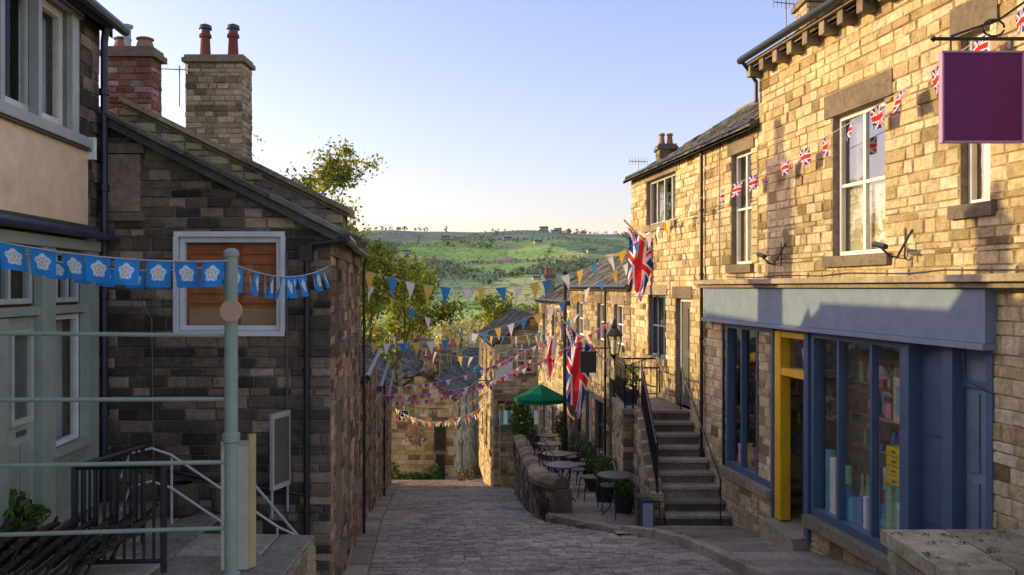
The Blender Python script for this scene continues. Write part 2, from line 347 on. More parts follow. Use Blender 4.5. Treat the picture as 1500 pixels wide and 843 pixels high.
for (x,y,s) in [(-15,1560,1),(40,1500,1),(60,1180,.8),(-60,1250,.8),(25,1010,.7),(120,1350,1),(-180,1400,1),(78,1700,1),(60,1830,1.3),(92,1835,1.1),(-90,1050,.7),(-130,1600,1)]:
    mb=MB(); z=tz(x,y); f=frame((x,y),(1,.2),-1)
    mb.box(f,0,14*s,z-2,z+4.5*s,-7*s,0,'matte',(.5,.46,.38)); mb.add([f(-.5,z+4.4*s,.5),f(14.5*s,z+4.4*s,.5),f(14.5*s,z+7*s,-3.5*s),f(-.5,z+7*s,-3.5*s),f(14.5*s,z+4.4*s,-7.5*s),f(-.5,z+4.4*s,-7.5*s)],[(0,1,2,3),(3,2,4,5)],'slate',(.5,0,0))
    mb.add([f(0,z+4.4*s,0),f(0,z+4.4*s,-7*s),f(0,z+6.9*s,-3.5*s)],[(0,1,2)],'matte',(.5,.46,.38))
    for k in range(3): mb.box(f,(1.5+k*4.5)*s,(2.7+k*4.5)*s,z+1.5*s,z+3*s,.01,.06,'matte',(.08,.08,.09))
    mb.box(f,11.5*s,12.7*s,z+6*s,z+8.4*s,-4*s,-3*s,'matte',(.35,.3,.25))
    mb.build('hillside_farmhouse')
# ------------------------------------------------------------ road & pavements
RE=[(-8,3.9),(5,3.3),(8,2.95),(10,2.68),(11.2,2.55),(12.6,2.27),(12.9,1.9),(14.6,.58),(18.6,.3),(27,.05),(31,-.1),(38,-.3),(60,1.2)]
re=lambda y: lin(RE,y)
def le(y):
    if y<8: return -1.55
    if y<38: return -.748-.12*y+.26
    return lin([(38,-5.05),(44,-7.5),(60,-7.5)],y) if y<43 else lin([(43,-7),(44,-2.8),(60,-1.4)],y)
mb=MB()
MR=lambda s,t,o=0: V((s,t,rz(t)+o))
stones(mb,MR,0,0,2,30,.115,(.13,.24),mat='setts',mort='mortar_road',gap=.010,prot=(.005,.014),ch=.014,srange=lambda t:(le(t),re(t)),jit=.004)
stones(mb,MR,0,0,30,60,.2,(.22,.4),mat='setts',mort='mortar_road',gap=.014,prot=(.006,.02),ch=.02,srange=lambda t:(le(t),re(t)))
mb.face([MR(-2,-20),MR(4,-20),MR(4,2),MR(-2,2)],'setts',(.5,0,0))
mb.build('cobbled_road')
FRx=lambda y:5.47-.148*y
mb=MB(); MP=lambda s,t,o=0: V((s,t,rz(t)+.12+o))
stones(mb,MP,0,0,2,13.3,.55,(.45,.9),mat='flags_paving',mort='mortar',gap=.014,prot=(.004,.014),ch=.012,srange=lambda t:(re(t)+.16,FRx(t)+.02))
y=2
while y<13.2:
    y2=min(y+R(.6,.9),13.2); a,b=re(y),re(y2-.012)
    P=[V((a,y,rz(y)-.1)),V((a+.15,y,rz(y)-.1)),V((b+.15,y2-.012,rz(y2)-.1)),V((b,y2-.012,rz(y2)-.1))]
    Q=[p+V((0,0,.235+R(-.006,.01))) for p in P]
    mb.add(P+Q,[(4,5,6,7),(0,1,5,4),(1,2,6,5),(2,3,7,6),(3,0,4,7)],'flags_paving',(R(0,1),0,0)); y=y2
mb.build('stone_pavement',bevel=.012)
mb=MB(); y=8.2
while y<37:
    y2=y+R(.5,.9); a=le(y);b=le(y2-.01)
    P=[V((a-.3,y,rz(y)-.1)),V((a,y,rz(y)-.1)),V((b,y2-.012,rz(y2)-.1)),V((b-.3,y2-.012,rz(y2)-.1))]
    Q=[p+V((0,0,.19+R(-.008,.008))) for p in P]
    mb.add(P+Q,[(4,5,6,7),(0,1,5,4),(1,2,6,5),(2,3,7,6),(3,0,4,7)],'flags_paving',(R(0,1),0,0)); y=y2
mb.build('kerb_stones',bevel=.012)
dk=lambda y:-3.95-.1*(y-15)
mb=MB(); MD=lambda s,t,o=0: V((s,t,dk(t)+o))
stones(mb,MD,0,0,13.0,27,.6,(.5,1.0),mat='flags_paving',mort='mortar',gap=.014,prot=(.004,.014),srange=lambda t:(re(t)+.06,FRx(t)+.02))
for (y,y2) in [(a*.35+12.9,a*.35+13.25) for a in range(5)]:
    a,b=re(y),re(y2)
    mb.add([V((a,y,rz(y)-.1)),V((b,y2-.01,rz(y2)-.1)),V((b,y2-.01,dk(y2)+.03)),V((a,y,dk(y)+.03)),V((a+.25,y+.02,dk(y)+.03)),V((b+.25,y2,dk(y2)+.03))],[(0,1,2,3),(3,2,5,4)],'flags_paving',(R(0,1),0,0))
mb.build('terrace_paving')
def polyframe(P,side=1):
    P=[V((a,b,0)) for a,b in P]; cum=[0]
    for a,b in zip(P,P[1:]): cum.append(cum[-1]+(b-a).length)
    nm=[]
    for i in range(len(P)):
        t=(P[min(i+1,len(P)-1)]-P[max(i-1,0)]).normalized(); nm.append(V((-t.y,t.x,0))*side)
    def f(s,t,o=0):
        s=max(0,min(cum[-1]-1e-6,s)); i=0
        while cum[i+1]<s: i+=1
        k=(s-cum[i])/(cum[i+1]-cum[i]); return P[i].lerp(P[i+1],k)+nm[i].lerp(nm[i+1],k)*o+V((0,0,t))
    return f,cum[-1]
Pw=[(.75,14.9),(.52,15.2),(.42,15.9),(.36,17),(.3,18.6),(.2,22),(.08,27)]
F,LN=polyframe(Pw,1); wt=lambda s: dk(F(s,0).y)+.42
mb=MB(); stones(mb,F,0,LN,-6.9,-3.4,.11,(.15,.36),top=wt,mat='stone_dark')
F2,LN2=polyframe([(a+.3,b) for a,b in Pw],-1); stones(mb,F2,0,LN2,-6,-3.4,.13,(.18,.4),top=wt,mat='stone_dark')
mb.face([F(0,-4.3),F2(0,-4.3),F2(0,wt(0)),F(0,wt(0))],'stone_dark',(.5,0,0))
s=0
while s<LN:
    e=min(s+R(.4,.6),LN)
    prof=[(.05,0),(.05,.09),(-.03,.16),(-.15,.19),(-.27,.16),(-.35,.09),(-.35,0)]
    A=[F(s,wt(s)+h,o) for o,h in prof];B=[F(e-.01,wt(e)+h,o) for o,h in prof]; n=len(prof)
    mb.add(A+B,[(i,i+1,n+i+1,n+i) for i in range(n-1)]+[tuple(range(n)),tuple(range(n,2*n))],'stone_dark',(R(.4,1),0,0)); s=e
mb.build('terrace_stone_wall')
# ------------------------------------------------------------ right side
FR=frame((5.47,0),(-.148,1),1)
BG=(.075,.112,.178)
k_=1.0109
yy=lambda y:y*k_
ops=[dict(s=(yy(9.34),yy(10.44)),z=(.38,2.08),cols=2,rows=2,fw=.055,blind=(.52,.44,.28),blindfrac=.5,low=True,curtain=(.42,.36,.25),room=(.12,.10,.08),lint_h=.28,ext=.16,lc=(.15,0,0)),
 dict(s=(yy(7.72),yy(8.12)),z=(.78,2.38),cols=1,rows=2,blind=(.60,.46,.24),lint_h=.3,ext=.12,lc=(.1,0,0)),
 dict(k='x',s=(yy(11.96),yy(13.68)),z=(-2.85,-.6)),dict(k='x',s=(yy(11.0),yy(11.94)),z=(-3.25,-.6)),
 dict(k='x',s=(yy(8.94),yy(10.96)),z=(-2.9,-.6)),dict(k='x',s=(yy(7.7),yy(8.9)),z=(-2.55,-.3))]
shop=house('stone_shop',FR,6.0,yy(12.5),-4.4,3.3,5.5,2.0,ops[:2]+ops[3:],mat='stone_gold',mort='mortar_light',rh=.128,ln=(.14,.36),back=2.2,pipes=(),bias=.8,roofover=.2)
ops2=[dict(s=(yy(12.74),yy(13.5)),z=(.36,2.08),cols=2,rows=2,blind=(.5,.4,.24),blindfrac=.55,low=True,curtain=(.4,.33,.22),room=(.12,.1,.07),lc=(.2,0,0)),
 dict(s=(yy(16.09),yy(17.9)),z=(1.28,2.2),cols=4,rows=1,fc=(.6,.58,.52),curtain=(.3,.28,.26),lc=(.5,0,0)),
 dict(s=(yy(16.64),yy(17.77)),z=(-1.4,-.15),cols=3,rows=2,fc=(.08,.12,.18),lc=(.6,0,0)),
 dict(k='d',s=(yy(15.3),yy(16.1)),z=(-2.2,-.2),c=(.12,.11,.09)),
 dict(s=(yy(17.2),yy(18.4)),z=(-3.9,-2.3),cols=3,rows=2,fc=(.05,.07,.08)),ops[2]]
h2=house('stone_cottage',FR,yy(12.51),yy(19),-5.3,2.46,5,1.5,ops2,mat='stone_gold',mort='mortar_light',rh=.125,ln=(.14,.36),back=2.2,near=True,pipes=(yy(14.6),),bias=.8,roofover=.2)
mb=MB(); s=6.2
while s<yy(12.4): mb.box(FR,s,s+.13,3.06,3.22,0,.2,'dressed',(R(.2,.6),0,0)); s+=.42
mb.box(FR,6.0,yy(12.5),3.222,3.27,0,.23,'dressed',(.3,0,0))
mb.tube([FR(6.0,3.31,.29),FR(yy(12.52),3.31,.29)],.055,'iron',BLK,8)
mb.tube([FR(yy(12.45),3.28,.28),FR(yy(12.45),3.0,.07),FR(yy(12.45),2.7,.07)],.03,'iron',BLK,8)
mb.box(FR,6.0,yy(14.5),.05,.12,0,.26,'dressed',(.9,0,0)); mb.box(FR,6.0,yy(14.5),-.005,.048,0,.19,'dressed',(.5,0,0))
mb.build('corbels_and_cornice',shop,bevel=.01)
mb=MB()
for i in range(26): 
    s=R(yy(12.7),yy(18.8)); t=R(0,.5); leafball(mb,FR(s,2.42+t*.6,.12-t),(R(.04,.1),R(.04,.1),R(.02,.05)),18,.035,[(.16,.15,.04),(.10,.13,.03),(.22,.18,.06)])
mb.build('roof_moss',h2)
mb=MB(); pb=lambda a,b,c,d,e,f,col=BG: mb.box(FR,yy(a),yy(b),c,d,e,f,'paint',col)
LG=(.185,.235,.30)
mb.box(FR,yy(7.62),yy(14.35),-.5,-.008,0,.13,'paint',LG); mb.box(FR,yy(7.6),yy(14.37),-.56,-.502,0,.17,'paint',LG)
def glazed(a,b,c,d,divs,stall=None):
    pb(a,a+.07,c,d,-.1,.03);pb(b-.07,b,c,d,-.1,.03);pb(a+.07,b-.07,d-.08,d,-.1,.028);pb(a+.07,b-.07,c,c+.1,-.1,.028)
    for x in divs: pb(x-.025,x+.025,c+.1,d-.08,-.07,.015)
    mb.face([FR(yy(a),c,-.05),FR(yy(b),c,-.05),FR(yy(b),d,-.05),FR(yy(a),d,-.05)],'glass',(1,1,1))
glazed(12.0,13.66,-2.85,-.56,[12.55,13.1]); glazed(8.97,10.92,-2.9,-.56,[9.6,10.3])
pb(11.93,12.0,-3.3,-.56,-.1,.06); pb(11.73,11.9,-3.2,-.6,-.1,.05,(.75,.42,.015)); pb(10.95,11.05,-3.3,-.56,-.12,.06)
YL=(.75,.42,.015)
pb(11.05,11.73,-.68,-.6,-.1,.04,YL); pb(11.05,11.73,-1.2,-1.1,-.1,.04,YL); pb(11.05,11.12,-3.2,-.68,-.1,.03)
pb(11.14,11.7,-3.2,-2.5,-.3,-.26); pb(11.14,11.2,-2.5,-1.2,-.3,-.26); pb(11.64,11.7,-2.5,-1.2,-.3,-.26)
mb.face([FR(yy(11.14),-2.5,-.28),FR(yy(11.7),-2.5,-.28),FR(yy(11.7),-1.2,-.28),FR(yy(11.14),-1.2,-.28)],'glass',(1,1,1))
mb.face([FR(yy(11.14),-1.1,-.06),FR(yy(11.7),-1.1,-.06),FR(yy(11.7),-.68,-.06),FR(yy(11.14),-.68,-.06)],'glass',(1,1,1))
mb.box(FR,yy(11.98),yy(13.72),-2.98,-2.852,-.05,.14,'dressed',(.5,0,0)); mb.box(FR,yy(8.9),yy(10.95),-3.04,-2.902,-.05,.14,'dressed',(.5,0,0))
mb.box(FR,yy(10.97),yy(11.95),-3.5,-3.22,-.25,.25,'dressed',(.8,0,0))
pb(8.35,8.9,-2.55,-.56,-.14,-.1); pb(8.84,8.94,-2.9,-.56,-.1,.06); pb(8.2,8.35,-2.55,-.56,-.12,.03); pb(7.66,7.74,-2.55,-.56,-.12,.03)
pb(8.42,8.83,-1.5,-.75,-.1,-.08,tuple(x*.85 for x in BG)); pb(8.42,8.83,-2.4,-1.65,-.1,-.08,tuple(x*.85 for x in BG))
pb(7.74,8.2,-2.55,-.56,-.16,-.12,LG)
for c,d in((-1.75,-1.0),(-2.4,-1.85)):
    for a in(7.79,8.0): pb(a,a+.16,c,d,-.12,-.1,tuple(x*.8 for x in LG))
pb(7.74,8.2,-.95,-.88,-.12,-.08); mb.box(FR,yy(7.66),yy(8.9),-2.7,-2.552,-.1,.1,'dressed',(.8,0,0))
mb.box(FR,yy(8.6),yy(13.7),-3.25,-3.2,-2.1,-.12,'matte',(.32,.22,.13)); mb.box(FR,yy(8.6),yy(13.7),-.55,-.5,-2.1,-.12,'matte',(.7,.68,.6))
mb.face([FR(yy(8.6),-3.2,-1.0),FR(yy(13.7),-3.2,-1.0),FR(yy(13.7),-.5,-1.0),FR(yy(8.6),-.5,-1.0)],'matte',(.42,.38,.31))
for z in(-2.45,-2.0,-1.6,-1.2):
    for a,b in((9.05,10.85),(12.05,13.6)): 
        mb.box(FR,yy(a),yy(b),z,z+.02,-.98,-.5,'matte',(.5,.38,.24))
cc=[(.85,.15,.12),(.12,.55,.65),(.85,.80,.66),(.88,.64,.1),(.3,.6,.3),(.85,.4,.5),(.85,.85,.82),(.15,.25,.55),(.7,.45,.28)]
for a,b in((9.05,10.85),(12.05,13.6)):
    for z in(-2.43,-1.98,-1.58,-1.18):
        x=a+.03
        while x<b-.1:
            w=R(.03,.11);h=R(.12,.35); o=R(-.75,-.52); c=random.choice(cc)
            if random.random()<.4: mb.lathe(FR(yy(x+w/2),z,o),[(w*.35,0),(w*.55,h*.3),(w*.5,h*.5),(w*.25,h*.75),(w*.3,h*.8)],'paint',c,10)
            else: mb.box(FR,yy(x),yy(x+w),z,z+h,o,o+R(.02,.08),'paint',c)
            x+=w+R(.0,.07)
for i in range(44):
    a=random.choice([R(9.1,10.75),R(12.1,13.5)]); lo_=-2.82; z=R(-2.65,-2.05) if a<11 else R(-2.65,-2.3); w=R(.05,.15); o=R(-.45,-.14)
    c=random.choice(cc)
    if i%2: mb.box(FR,yy(a),yy(a+w),lo_,z,o,o+R(.02,.1),'paint',c)
    else: 
        p=FR(yy(a),lo_,o); h=z-lo_; mb.lathe(p,[(w*.3,0),(w*.5,h*.3),(w*.55,h*.5),(w*.25,h*.8),(w*.3,h)],'paint',c,10)
mb.box(FR,yy(9.0),yy(10.9),-2.86,-2.83,-.75,-.11,'matte',(.4,.3,.2)); mb.box(FR,yy(12.05),yy(13.6),-2.84,-2.825,-.75,-.11,'matte',(.4,.3,.2))
for i in range(4): 
    mb.box(FR,yy(9.5),yy(9.8),-2.25+i*.11,-2.15+i*.11,-.5,-.3,'paint',(.88,.68,.06)); mb.box(FR,yy(9.62),yy(9.68),-2.21+i*.11,-2.19+i*.11,-.3,-.285,'paint',(.3,.2,.05))
mb.box(FR,yy(9.5),yy(9.8),-2.82,-2.26,-.5,-.3,'paint',(.12,.55,.5))
mb.box(FR,yy(9.12),yy(9.5),-2.82,-2.38,-.2,-.17,'paint',(.88,.86,.8)); mb.box(FR,yy(9.18),yy(9.44),-2.76,-2.44,-.17,-.165,'paint',(.5,.65,.5))
mb.box(FR,yy(9.2),yy(9.52),-1.5,-1.0,-.22,-.21,'paint',(.8,.68,.35)); mb.box(FR,yy(9.25),yy(9.47),-1.42,-1.1,-.21,-.205,'paint',(.3,.5,.55)); mb.box(FR,yy(10.6),yy(10.66),-2.8,-1.0,-.25,-.2,'paint',(.8,.5,.03))
for y_ in(9.35,10.05,12.4,13.2):
    p=FR(yy(y_),-.95,-.4); mb.tube([p,p+V((0,0,.4))],.005,'iron',BLK,4); mb.lathe(p,[(.12,-.12),(.05,0),(.02,.03)],'paint',(.75,.7,.58),12)
mb.build('shopfront',shop,bevel=.004)
mb=MB()
for y in(8.95,11.75):
    mb.tube([FR(yy(y),.62,.02),FR(yy(y),.3,.03),FR(yy(y)+.0,.33,.2),FR(yy(y),.42,.3)],.012,'iron',BLK,6)
    mb.tube([FR(yy(y)-.12,.42,.32),FR(yy(y)+.12,.46,.3)],.03,'iron',BLK,8); mb.tube([FR(yy(y)-.12,.6,.02),FR(yy(y)-.12,.3,.2)],.012,'iron',BLK,5)
mb.tube([FR(yy(13.75),-.56,.02),FR(yy(13.75),-2.9,.02)],.03,'iron',BLK)
mb.tube([FR(yy(7.95),-.6,.1),FR(yy(7.9),-.85,.12),FR(yy(7.6),-.95,.06)],.008,'iron',BLK,4)
mb.tube([FR(6.0,.16,.03)]+[FR(6+i*.6,.16+.015*math.sin(i*2.1),.032) for i in range(1,14)],.007,'iron',(.1,.09,.08),4)
mb.tube([FR(yy(13.9),.16,.03),FR(yy(13.92),1.2,.03),FR(yy(13.9),2.35,.03)],.007,'iron',(.1,.09,.08),4)
mb.build('wall_lights',shop)
chimney(shop,4.15,4.75,12.0,12.5,2.6,4.02,pots=3,mat='stone_mid',poth=.34)
aerial(shop,(3.98,12.4,3.6),.35,.6)
chimney(h2,3.2,3.55,18.5,18.95,2.5,3.0,pots=2,mat='stone_mid',poth=.26); aerial(h2,(2.8,18.9,2.3),.4,.55)
def opsgrid(ss,zz,w,h,**k): return [dict(s=(a,a+w),z=(z,z+h),**k) for a in ss for z in zz]
o3=opsgrid([yy(19.6),yy(21.2),yy(23.6)],[-1.35],.85,.95,cols=2,rows=2,curtain=(.5,.48,.45))+opsgrid([yy(21.4),yy(23.8)],[-4.2],.9,1.3,cols=2,rows=2,fc=(.06,.08,.07))+[dict(s=(yy(19.5),yy(20.9)),z=(-4.1,-2.2),cols=3,rows=1,fc=(.02,.10,.09)),dict(k='d',s=(yy(22.6),yy(23.3)),z=(-4.8,-2.8),c=(.3,.28,.24))]
h3=house('stone_cottage',FR,yy(19.02),yy(25.3),-6.6,.05,5,1.5,o3,mat='stone_mid',pipes=(yy(21),),back=.7)
o4=opsgrid([yy(25.8),yy(27.3),yy(28.9)],[-1.9,-4.9],.8,1.0,cols=2,rows=2,curtain=(.6,.55,.5))
h4=house('stone_cottage',FR,yy(25.32),yy(30.5),-8,-.4,5,1.5,o4,mat='stone_gold',back=.7)
chimney(h4,1.15,1.5,30,30.4,-.3,.35,pots=3,poth=.25)
F5=frame((-.68,32),(-.1,1),1)
h5=house('hidden_shade_house',F5,0,9,-8.5,-2.1,3.2,1.1,opsgrid([1,3.5,6],[-3.8,-6.4],.8,1.1,cols=2,rows=2),mat='stone_gold')
mb=MB(); FG=frame((-.68,32),(1,.1),-1)
window(mb,FG,.85,1.5,-3.2,-2.3,cols=2,rows=2,dep=-.03,roomd=-.01); 
mb.box(FG,.05,.7,-3.5,-2.7,.03,.06,'paint',(.78,.75,.72)); mb.face([FG(.05,-3.1,.065),FG(.7,-2.7,.065),FG(.05,-2.7,.065)],'paint',(.5,.2,.12))
window(mb,FG,.1,.75,-5.2,-4.2,cols=2,rows=2,fc=(.5,.2,.12),dep=-.03,roomd=-.01); window(mb,FG,1.0,1.45,-4.95,-4.1,cols=1,rows=2,dep=-.03,roomd=-.01)
mb.build('gable_windows',h5)
mb=MB()
for i in range(10):
    a=i*.14; mb.face([V((-.45+a,31.6,-4.55)),V((-.31+a,31.6,-4.55)),V((-.31+a,30.9,-4.95)),V((-.45+a,30.9,-4.95))],'cloth',(.75,.75,.7) if i%2 else (.12,.3,.22))
mb.tube([(-.45,30.9,-4.96),(.95,30.9,-4.96)],.02,'iron',(.5,.5,.5))
for x in(-.45,.95): mb.tube([(x,30.95,-4.95),(x,30.95,-7)],.02,'iron',(.5,.5,.5)); mb.tube([(x,30.95,-4.95),(x,31.6,-4.55)],.02,'iron',(.5,.5,.5))
mb.build('striped_awning')
# ------------------------------------------------------------ steps + landing
st=empty('stone_steps'); mb=MB()
zb=-3.76; n=9
for i in range(n):
    y=13.45+i*.235; z=zb+.173*(i+1)
    x0=2.42; x1=FRx(y)-.03
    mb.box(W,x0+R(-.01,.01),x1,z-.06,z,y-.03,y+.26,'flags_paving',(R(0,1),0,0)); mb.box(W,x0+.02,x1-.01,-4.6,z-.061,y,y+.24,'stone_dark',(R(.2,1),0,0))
mb.box(W,2.15,FRx(15.6)-.05,-2.28,-2.2,15.56,17.1,'flags_paving',(.5,0,0))
mb.build('treads',st,bevel=.012)
mb=MB()
mb.box(W,2.0,2.36,-4.9,-3.35,13.62,13.9,'stone_dark',(.6,0,0))
mb.face([V((2.0,17.1,-4.9)),V((FRx(17.1),17.1,-4.9)),V((FRx(17.1),17.1,-2.2)),V((2.0,17.1,-2.2))],'stone_dark',(.5,0,0))
stones(mb,frame((2.02,15.5),(1,0),-1),0,.38,-4.6,-2.3,.13,(.15,.3),mat='stone_mid')
stones(mb,frame((2.02,15.5),(0,1),1),0,1.6,-4.9,-2.3,.13,(.15,.35),mat='stone_mid')
mb.box(W,2.0,2.44,-2.3,-2.195,15.47,17.12,'flags_paving',(.4,0,0))
for i in range(9):
    y=13.55+i*.22; z=min(-2.19,-3.28+i*.165); mb.box(W,2.22,2.41,z-.5,z,y,y+.21,'stone_mid',(R(.2,1),0,0))
    stones(mb,frame((2.22,y),(0,1),1),0,.21,-4.9,z-.02,.13,(.15,.2),mat='stone_mid')
stones(mb,frame((2.2,13.55),(1,0),-1),0,.22,-4.7,-3.3,.13,(.1,.2),mat='stone_mid')
mb.build('side_wall',st)
def railing(name,P,h,sp=.11,r=.008,col=BLK,parent=None,knobs=False,rt=.018,low=.08):
    mb=MB(); P=[V(p) for p in P]
    for a,b in zip(P,P[1:]):
        L=(b-a).length; n=max(1,int(L/sp))
        mb.tube([a+V((0,0,h)),b+V((0,0,h))],rt,'iron',col,6); mb.tube([a+V((0,0,low)),b+V((0,0,low))],rt*.7,'iron',col,6)
        for i in range(n+1):
            q=a.lerp(b,i/n); mb.tube([q+V((0,0,low-.08 if i in(0,n) else low)),q+V((0,0,h+(.05 if knobs else 0)))],rt if i in(0,n) else r,'iron',col,5)
            if knobs: mb.lathe(q+V((0,0,h+.05)),[(0,.0),(.016,.02),(0,.05)],'iron',col,6)
    return mb.build(name,parent)
railing('iron_railing',[(2.32,13.62,-3.3),(2.3,15.1,-2.2),(2.2,15.5,-2.2),(2.06,15.55,-2.2),(2.06,17.05,-2.2)],.78,knobs=True,r=.01)
railing('iron_railing',[(2.06,17.05,-2.2),(FRx(17.05)-.05,17.05,-2.2)],.78)
mb=MB(); mb.tube([(3.25,13.3,-3.75),(3.25,13.3,-3.0),(3.05,15.4,-1.45),(3.05,15.4,-2.2)],.016,'iron',BLK); mb.build('handrail')
mb=MB(); f=frame((3.05,6.9),(1,0),-1); stones(mb,f,0,1.5,-3.2,-2.08,.13,(.2,.45),mat='mossy')
stones(mb,frame((3.05,6.0),(0,1),1),0,.9,-3.2,-2.08,.13,(.2,.45),mat='mossy')
stones(mb,frame((3.05,6.0),(1,0),-1),0,1.5,-3.2,-2.08,.13,(.2,.45),mat='mossy')
for i in range(3): mb.box(W,3.0+i*.52,3.51+i*.52,-2.08,-1.98+R(0,.015),5.95,6.95,'mossy',(R(0,1),0,0))
for i in range(40): leafball(mb,(R(3.05,4.4),R(6.0,6.9),-1.97),(R(.03,.08),R(.03,.08),.015),14,.025,[(.16,.17,.05),(.2,.2,.07)])
mb.build('mossy_stone_wall',bevel=0)
# ------------------------------------------------------------ left side
FL=frame((-.748,0),(-.12,1),-1); kl=1.0072; yl=lambda y:y*kl
e=empty('stone_cottage'); mb=MB()
MG=frame((0,8.1),(1,0),-1)
tg=lambda s: .557+.5*(-1.72-s)
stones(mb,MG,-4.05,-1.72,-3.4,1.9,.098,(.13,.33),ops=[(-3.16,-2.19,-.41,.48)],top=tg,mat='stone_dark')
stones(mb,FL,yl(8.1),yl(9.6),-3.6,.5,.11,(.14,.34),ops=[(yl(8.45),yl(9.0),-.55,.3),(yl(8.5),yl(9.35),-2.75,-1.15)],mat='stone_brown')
mb.box(MG,-3.88,-3.52,.72,1.26,.0,.035,'stone_dark',(.9,0,0)); mb.box(MG,-3.92,-3.48,1.27,1.36,0,.05,'dressed',(.2,0,0)); mb.box(MG,-3.92,-3.48,.63,.71,0,.05,'dressed',(.2,0,0))
mb.build('stone_walls',e)
mb=MB(); window(mb,MG,-3.16,-2.19,-.41,.48,cols=1,fc=(.72,.71,.68),dep=.03,fw=.05,blind=(.50,.17,.06),sill=False,lintel=False,ext=.03)
for i in range(9): mb.box(MG,-3.1,-2.25,-.35+i*.095,-.343+i*.095,-.108,-.10,'matte',(.26,.085,.035))
mb.box(MG,-2.72,-2.6,-.36,.43,-.108,-.085,'matte',(.36,.13,.05)); mb.box(MG,-3.1,-2.25,-.36,-.2,-.108,-.095,'matte',(.5,.3,.16))
for a,b,c,d in((-3.2,-2.15,.481,.53),(-3.2,-2.15,-.46,-.411),(-3.205,-3.161,-.411,.481),(-2.189,-2.145,-.411,.481)): mb.box(MG,a,b,c,d,-.02,.035,'paint',(.72,.71,.68))
window(mb,FL,yl(8.45),yl(9.0),-.55,.3,cols=1,rows=2); window(mb,FL,yl(8.5),yl(9.35),-2.75,-1.15,cols=1,rows=1,fc=(.6,.5,.42))
mb.build('windows',e)
mb=MB()
L0=3.6
MRf=lambda s,t,o=0: V((-1.62-t*.894+o*.447,s,.50+t*.447+o*.894))
stones(mb,MRf,8.0,9.62,0,L0,.2,(.2,.34),mat='slate',mort='slate',prot=(.012,.03),gap=.004,ch=.006)
mb.add([MRf(8.0,0,0),MRf(8.0,L0,0),MRf(8.0,L0,-.07),MRf(8.0,0,-.07),MRf(9.6,0,-.07),MRf(9.6,L0,-.07),MRf(9.6,0,0)],[(0,1,2,3),(3,2,5,4),(0,3,4,6)],'slate',(.4,0,0))
t=0
while t<L0: 
    t2=min(t+R(.35,.5),L0); P=lambda a,b,c:MRf(b,a,c); mb.box(P,t,t2-.006,7.97+R(-.015,.015),8.2,.01,.04+R(0,.025),'slate',(R(.4,1),0,0)); t=t2
mb.tube([V((-1.56,8.02,.46)),V((-1.56-.12*1.6,9.6,.46))],.045,'iron',BLK,8)
mb.tube([V((-1.56,8.02,.44)),V((-1.9,8.0,.40)),V((-1.93,8.02,.3)),V((-1.93,8.02,-3.1))],.03,'iron',BLK,8); mb.box(W,-1.99,-1.87,.25,.4,7.97,8.05,'iron',BLK)
for z in(-.8,-1.9): mb.tube([(-1.93,8.02,z),(-1.93,8.02,z+.05)],.042,'iron',BLK,8)
mb.tube([(-2.13,8.07,.35),(-2.12,8.07,-2.6)],.012,'iron',(.12,.11,.1)); mb.tube([(-4.0,8.03,-1.45),(-3.6,8.03,-1.65),(-2.6,8.03,-1.85),(-1.95,8.03,-1.95)],.02,'iron',BLK)
mb.tube([(-4.0,8.05,.1),(-3.6,8.05,.06),(-3.4,8.05,-.3),(-3.38,8.05,-1.9)],.007,'iron',(.1,.1,.1),4)
mb.build('roof_and_gutters',e)
mb=MB(); mb.add([V(p) for p in((-4.3,8.6,-3.4),(-2.35,8.6,-3.4),(-2.35,8.6,.6),(-4.3,8.6,1.6),(-4.3,9.6,-3.4),(-2.5,9.6,-3.4),(-2.5,9.6,.6),(-4.3,9.6,1.6))],[(0,1,2,3),(4,5,6,7),(0,3,7,4),(1,2,6,5),(3,2,6,7)],'matte',(.1,.08,.06)); mb.build('inner_walls',e)
e=empty('hidden_shade_house'); mb=MB()
MB2=frame((0,9.62),(1,0),-1); t2=lambda s: min(.85+.49*(-1.9-s),2.05-.3*(-4.4-s)*1.0 if s<-4.4 else 9)
stones(mb,MB2,-6.5,-1.9,0,2.1,.09,(.13,.3),top=t2,mat='stone_mid')
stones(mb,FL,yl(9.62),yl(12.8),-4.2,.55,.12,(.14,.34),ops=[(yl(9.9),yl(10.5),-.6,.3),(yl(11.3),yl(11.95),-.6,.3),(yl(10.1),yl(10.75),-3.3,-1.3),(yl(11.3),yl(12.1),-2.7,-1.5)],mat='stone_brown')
mb.face([V((-2.28,12.8,-4)),V((-2.28,12.8,.55)),V((-4.4,12.8,1.7)),V((-6.5,12.8,.5)),V((-6.5,12.8,-4))],'stone_brown',(.5,0,0))
zc=lambda x:.85+.49*(-1.9-x)
mb.add([V((-4.4,9.6,zc(-4.4)-.03)),V((-1.82,9.6,zc(-1.82)-.03)),V((-1.82,9.88,zc(-1.82)-.03)),V((-4.4,9.88,zc(-4.4)-.03)),V((-4.4,9.6,zc(-4.4)+.02)),V((-1.82,9.6,zc(-1.82)+.02)),V((-1.82,9.88,zc(-1.82)+.02)),V((-4.4,9.88,zc(-4.4)+.02))],[(0,1,2,3),(4,5,6,7),(0,1,5,4),(2,3,7,6),(1,2,6,5)],'stone_mid',(.3,0,0))
s=-4.4
while s<-1.85:
    q=min(s+R(.4,.6),-1.82); z0=zc(s);z1=zc(q)
    P=[V((s,9.55,z0+.02)),V((q-.004,9.55,z1+.02)),V((q-.004,9.9,z1+.02)),V((s,9.9,z0+.02))]; mb.add(P+[p+V((0,0,.06)) for p in P],[(0,1,2,3),(4,5,6,7),(0,1,5,4),(1,2,6,5),(2,3,7,6),(3,0,4,7)],'stone_mid',(R(.2,.7),0,0)); s=q
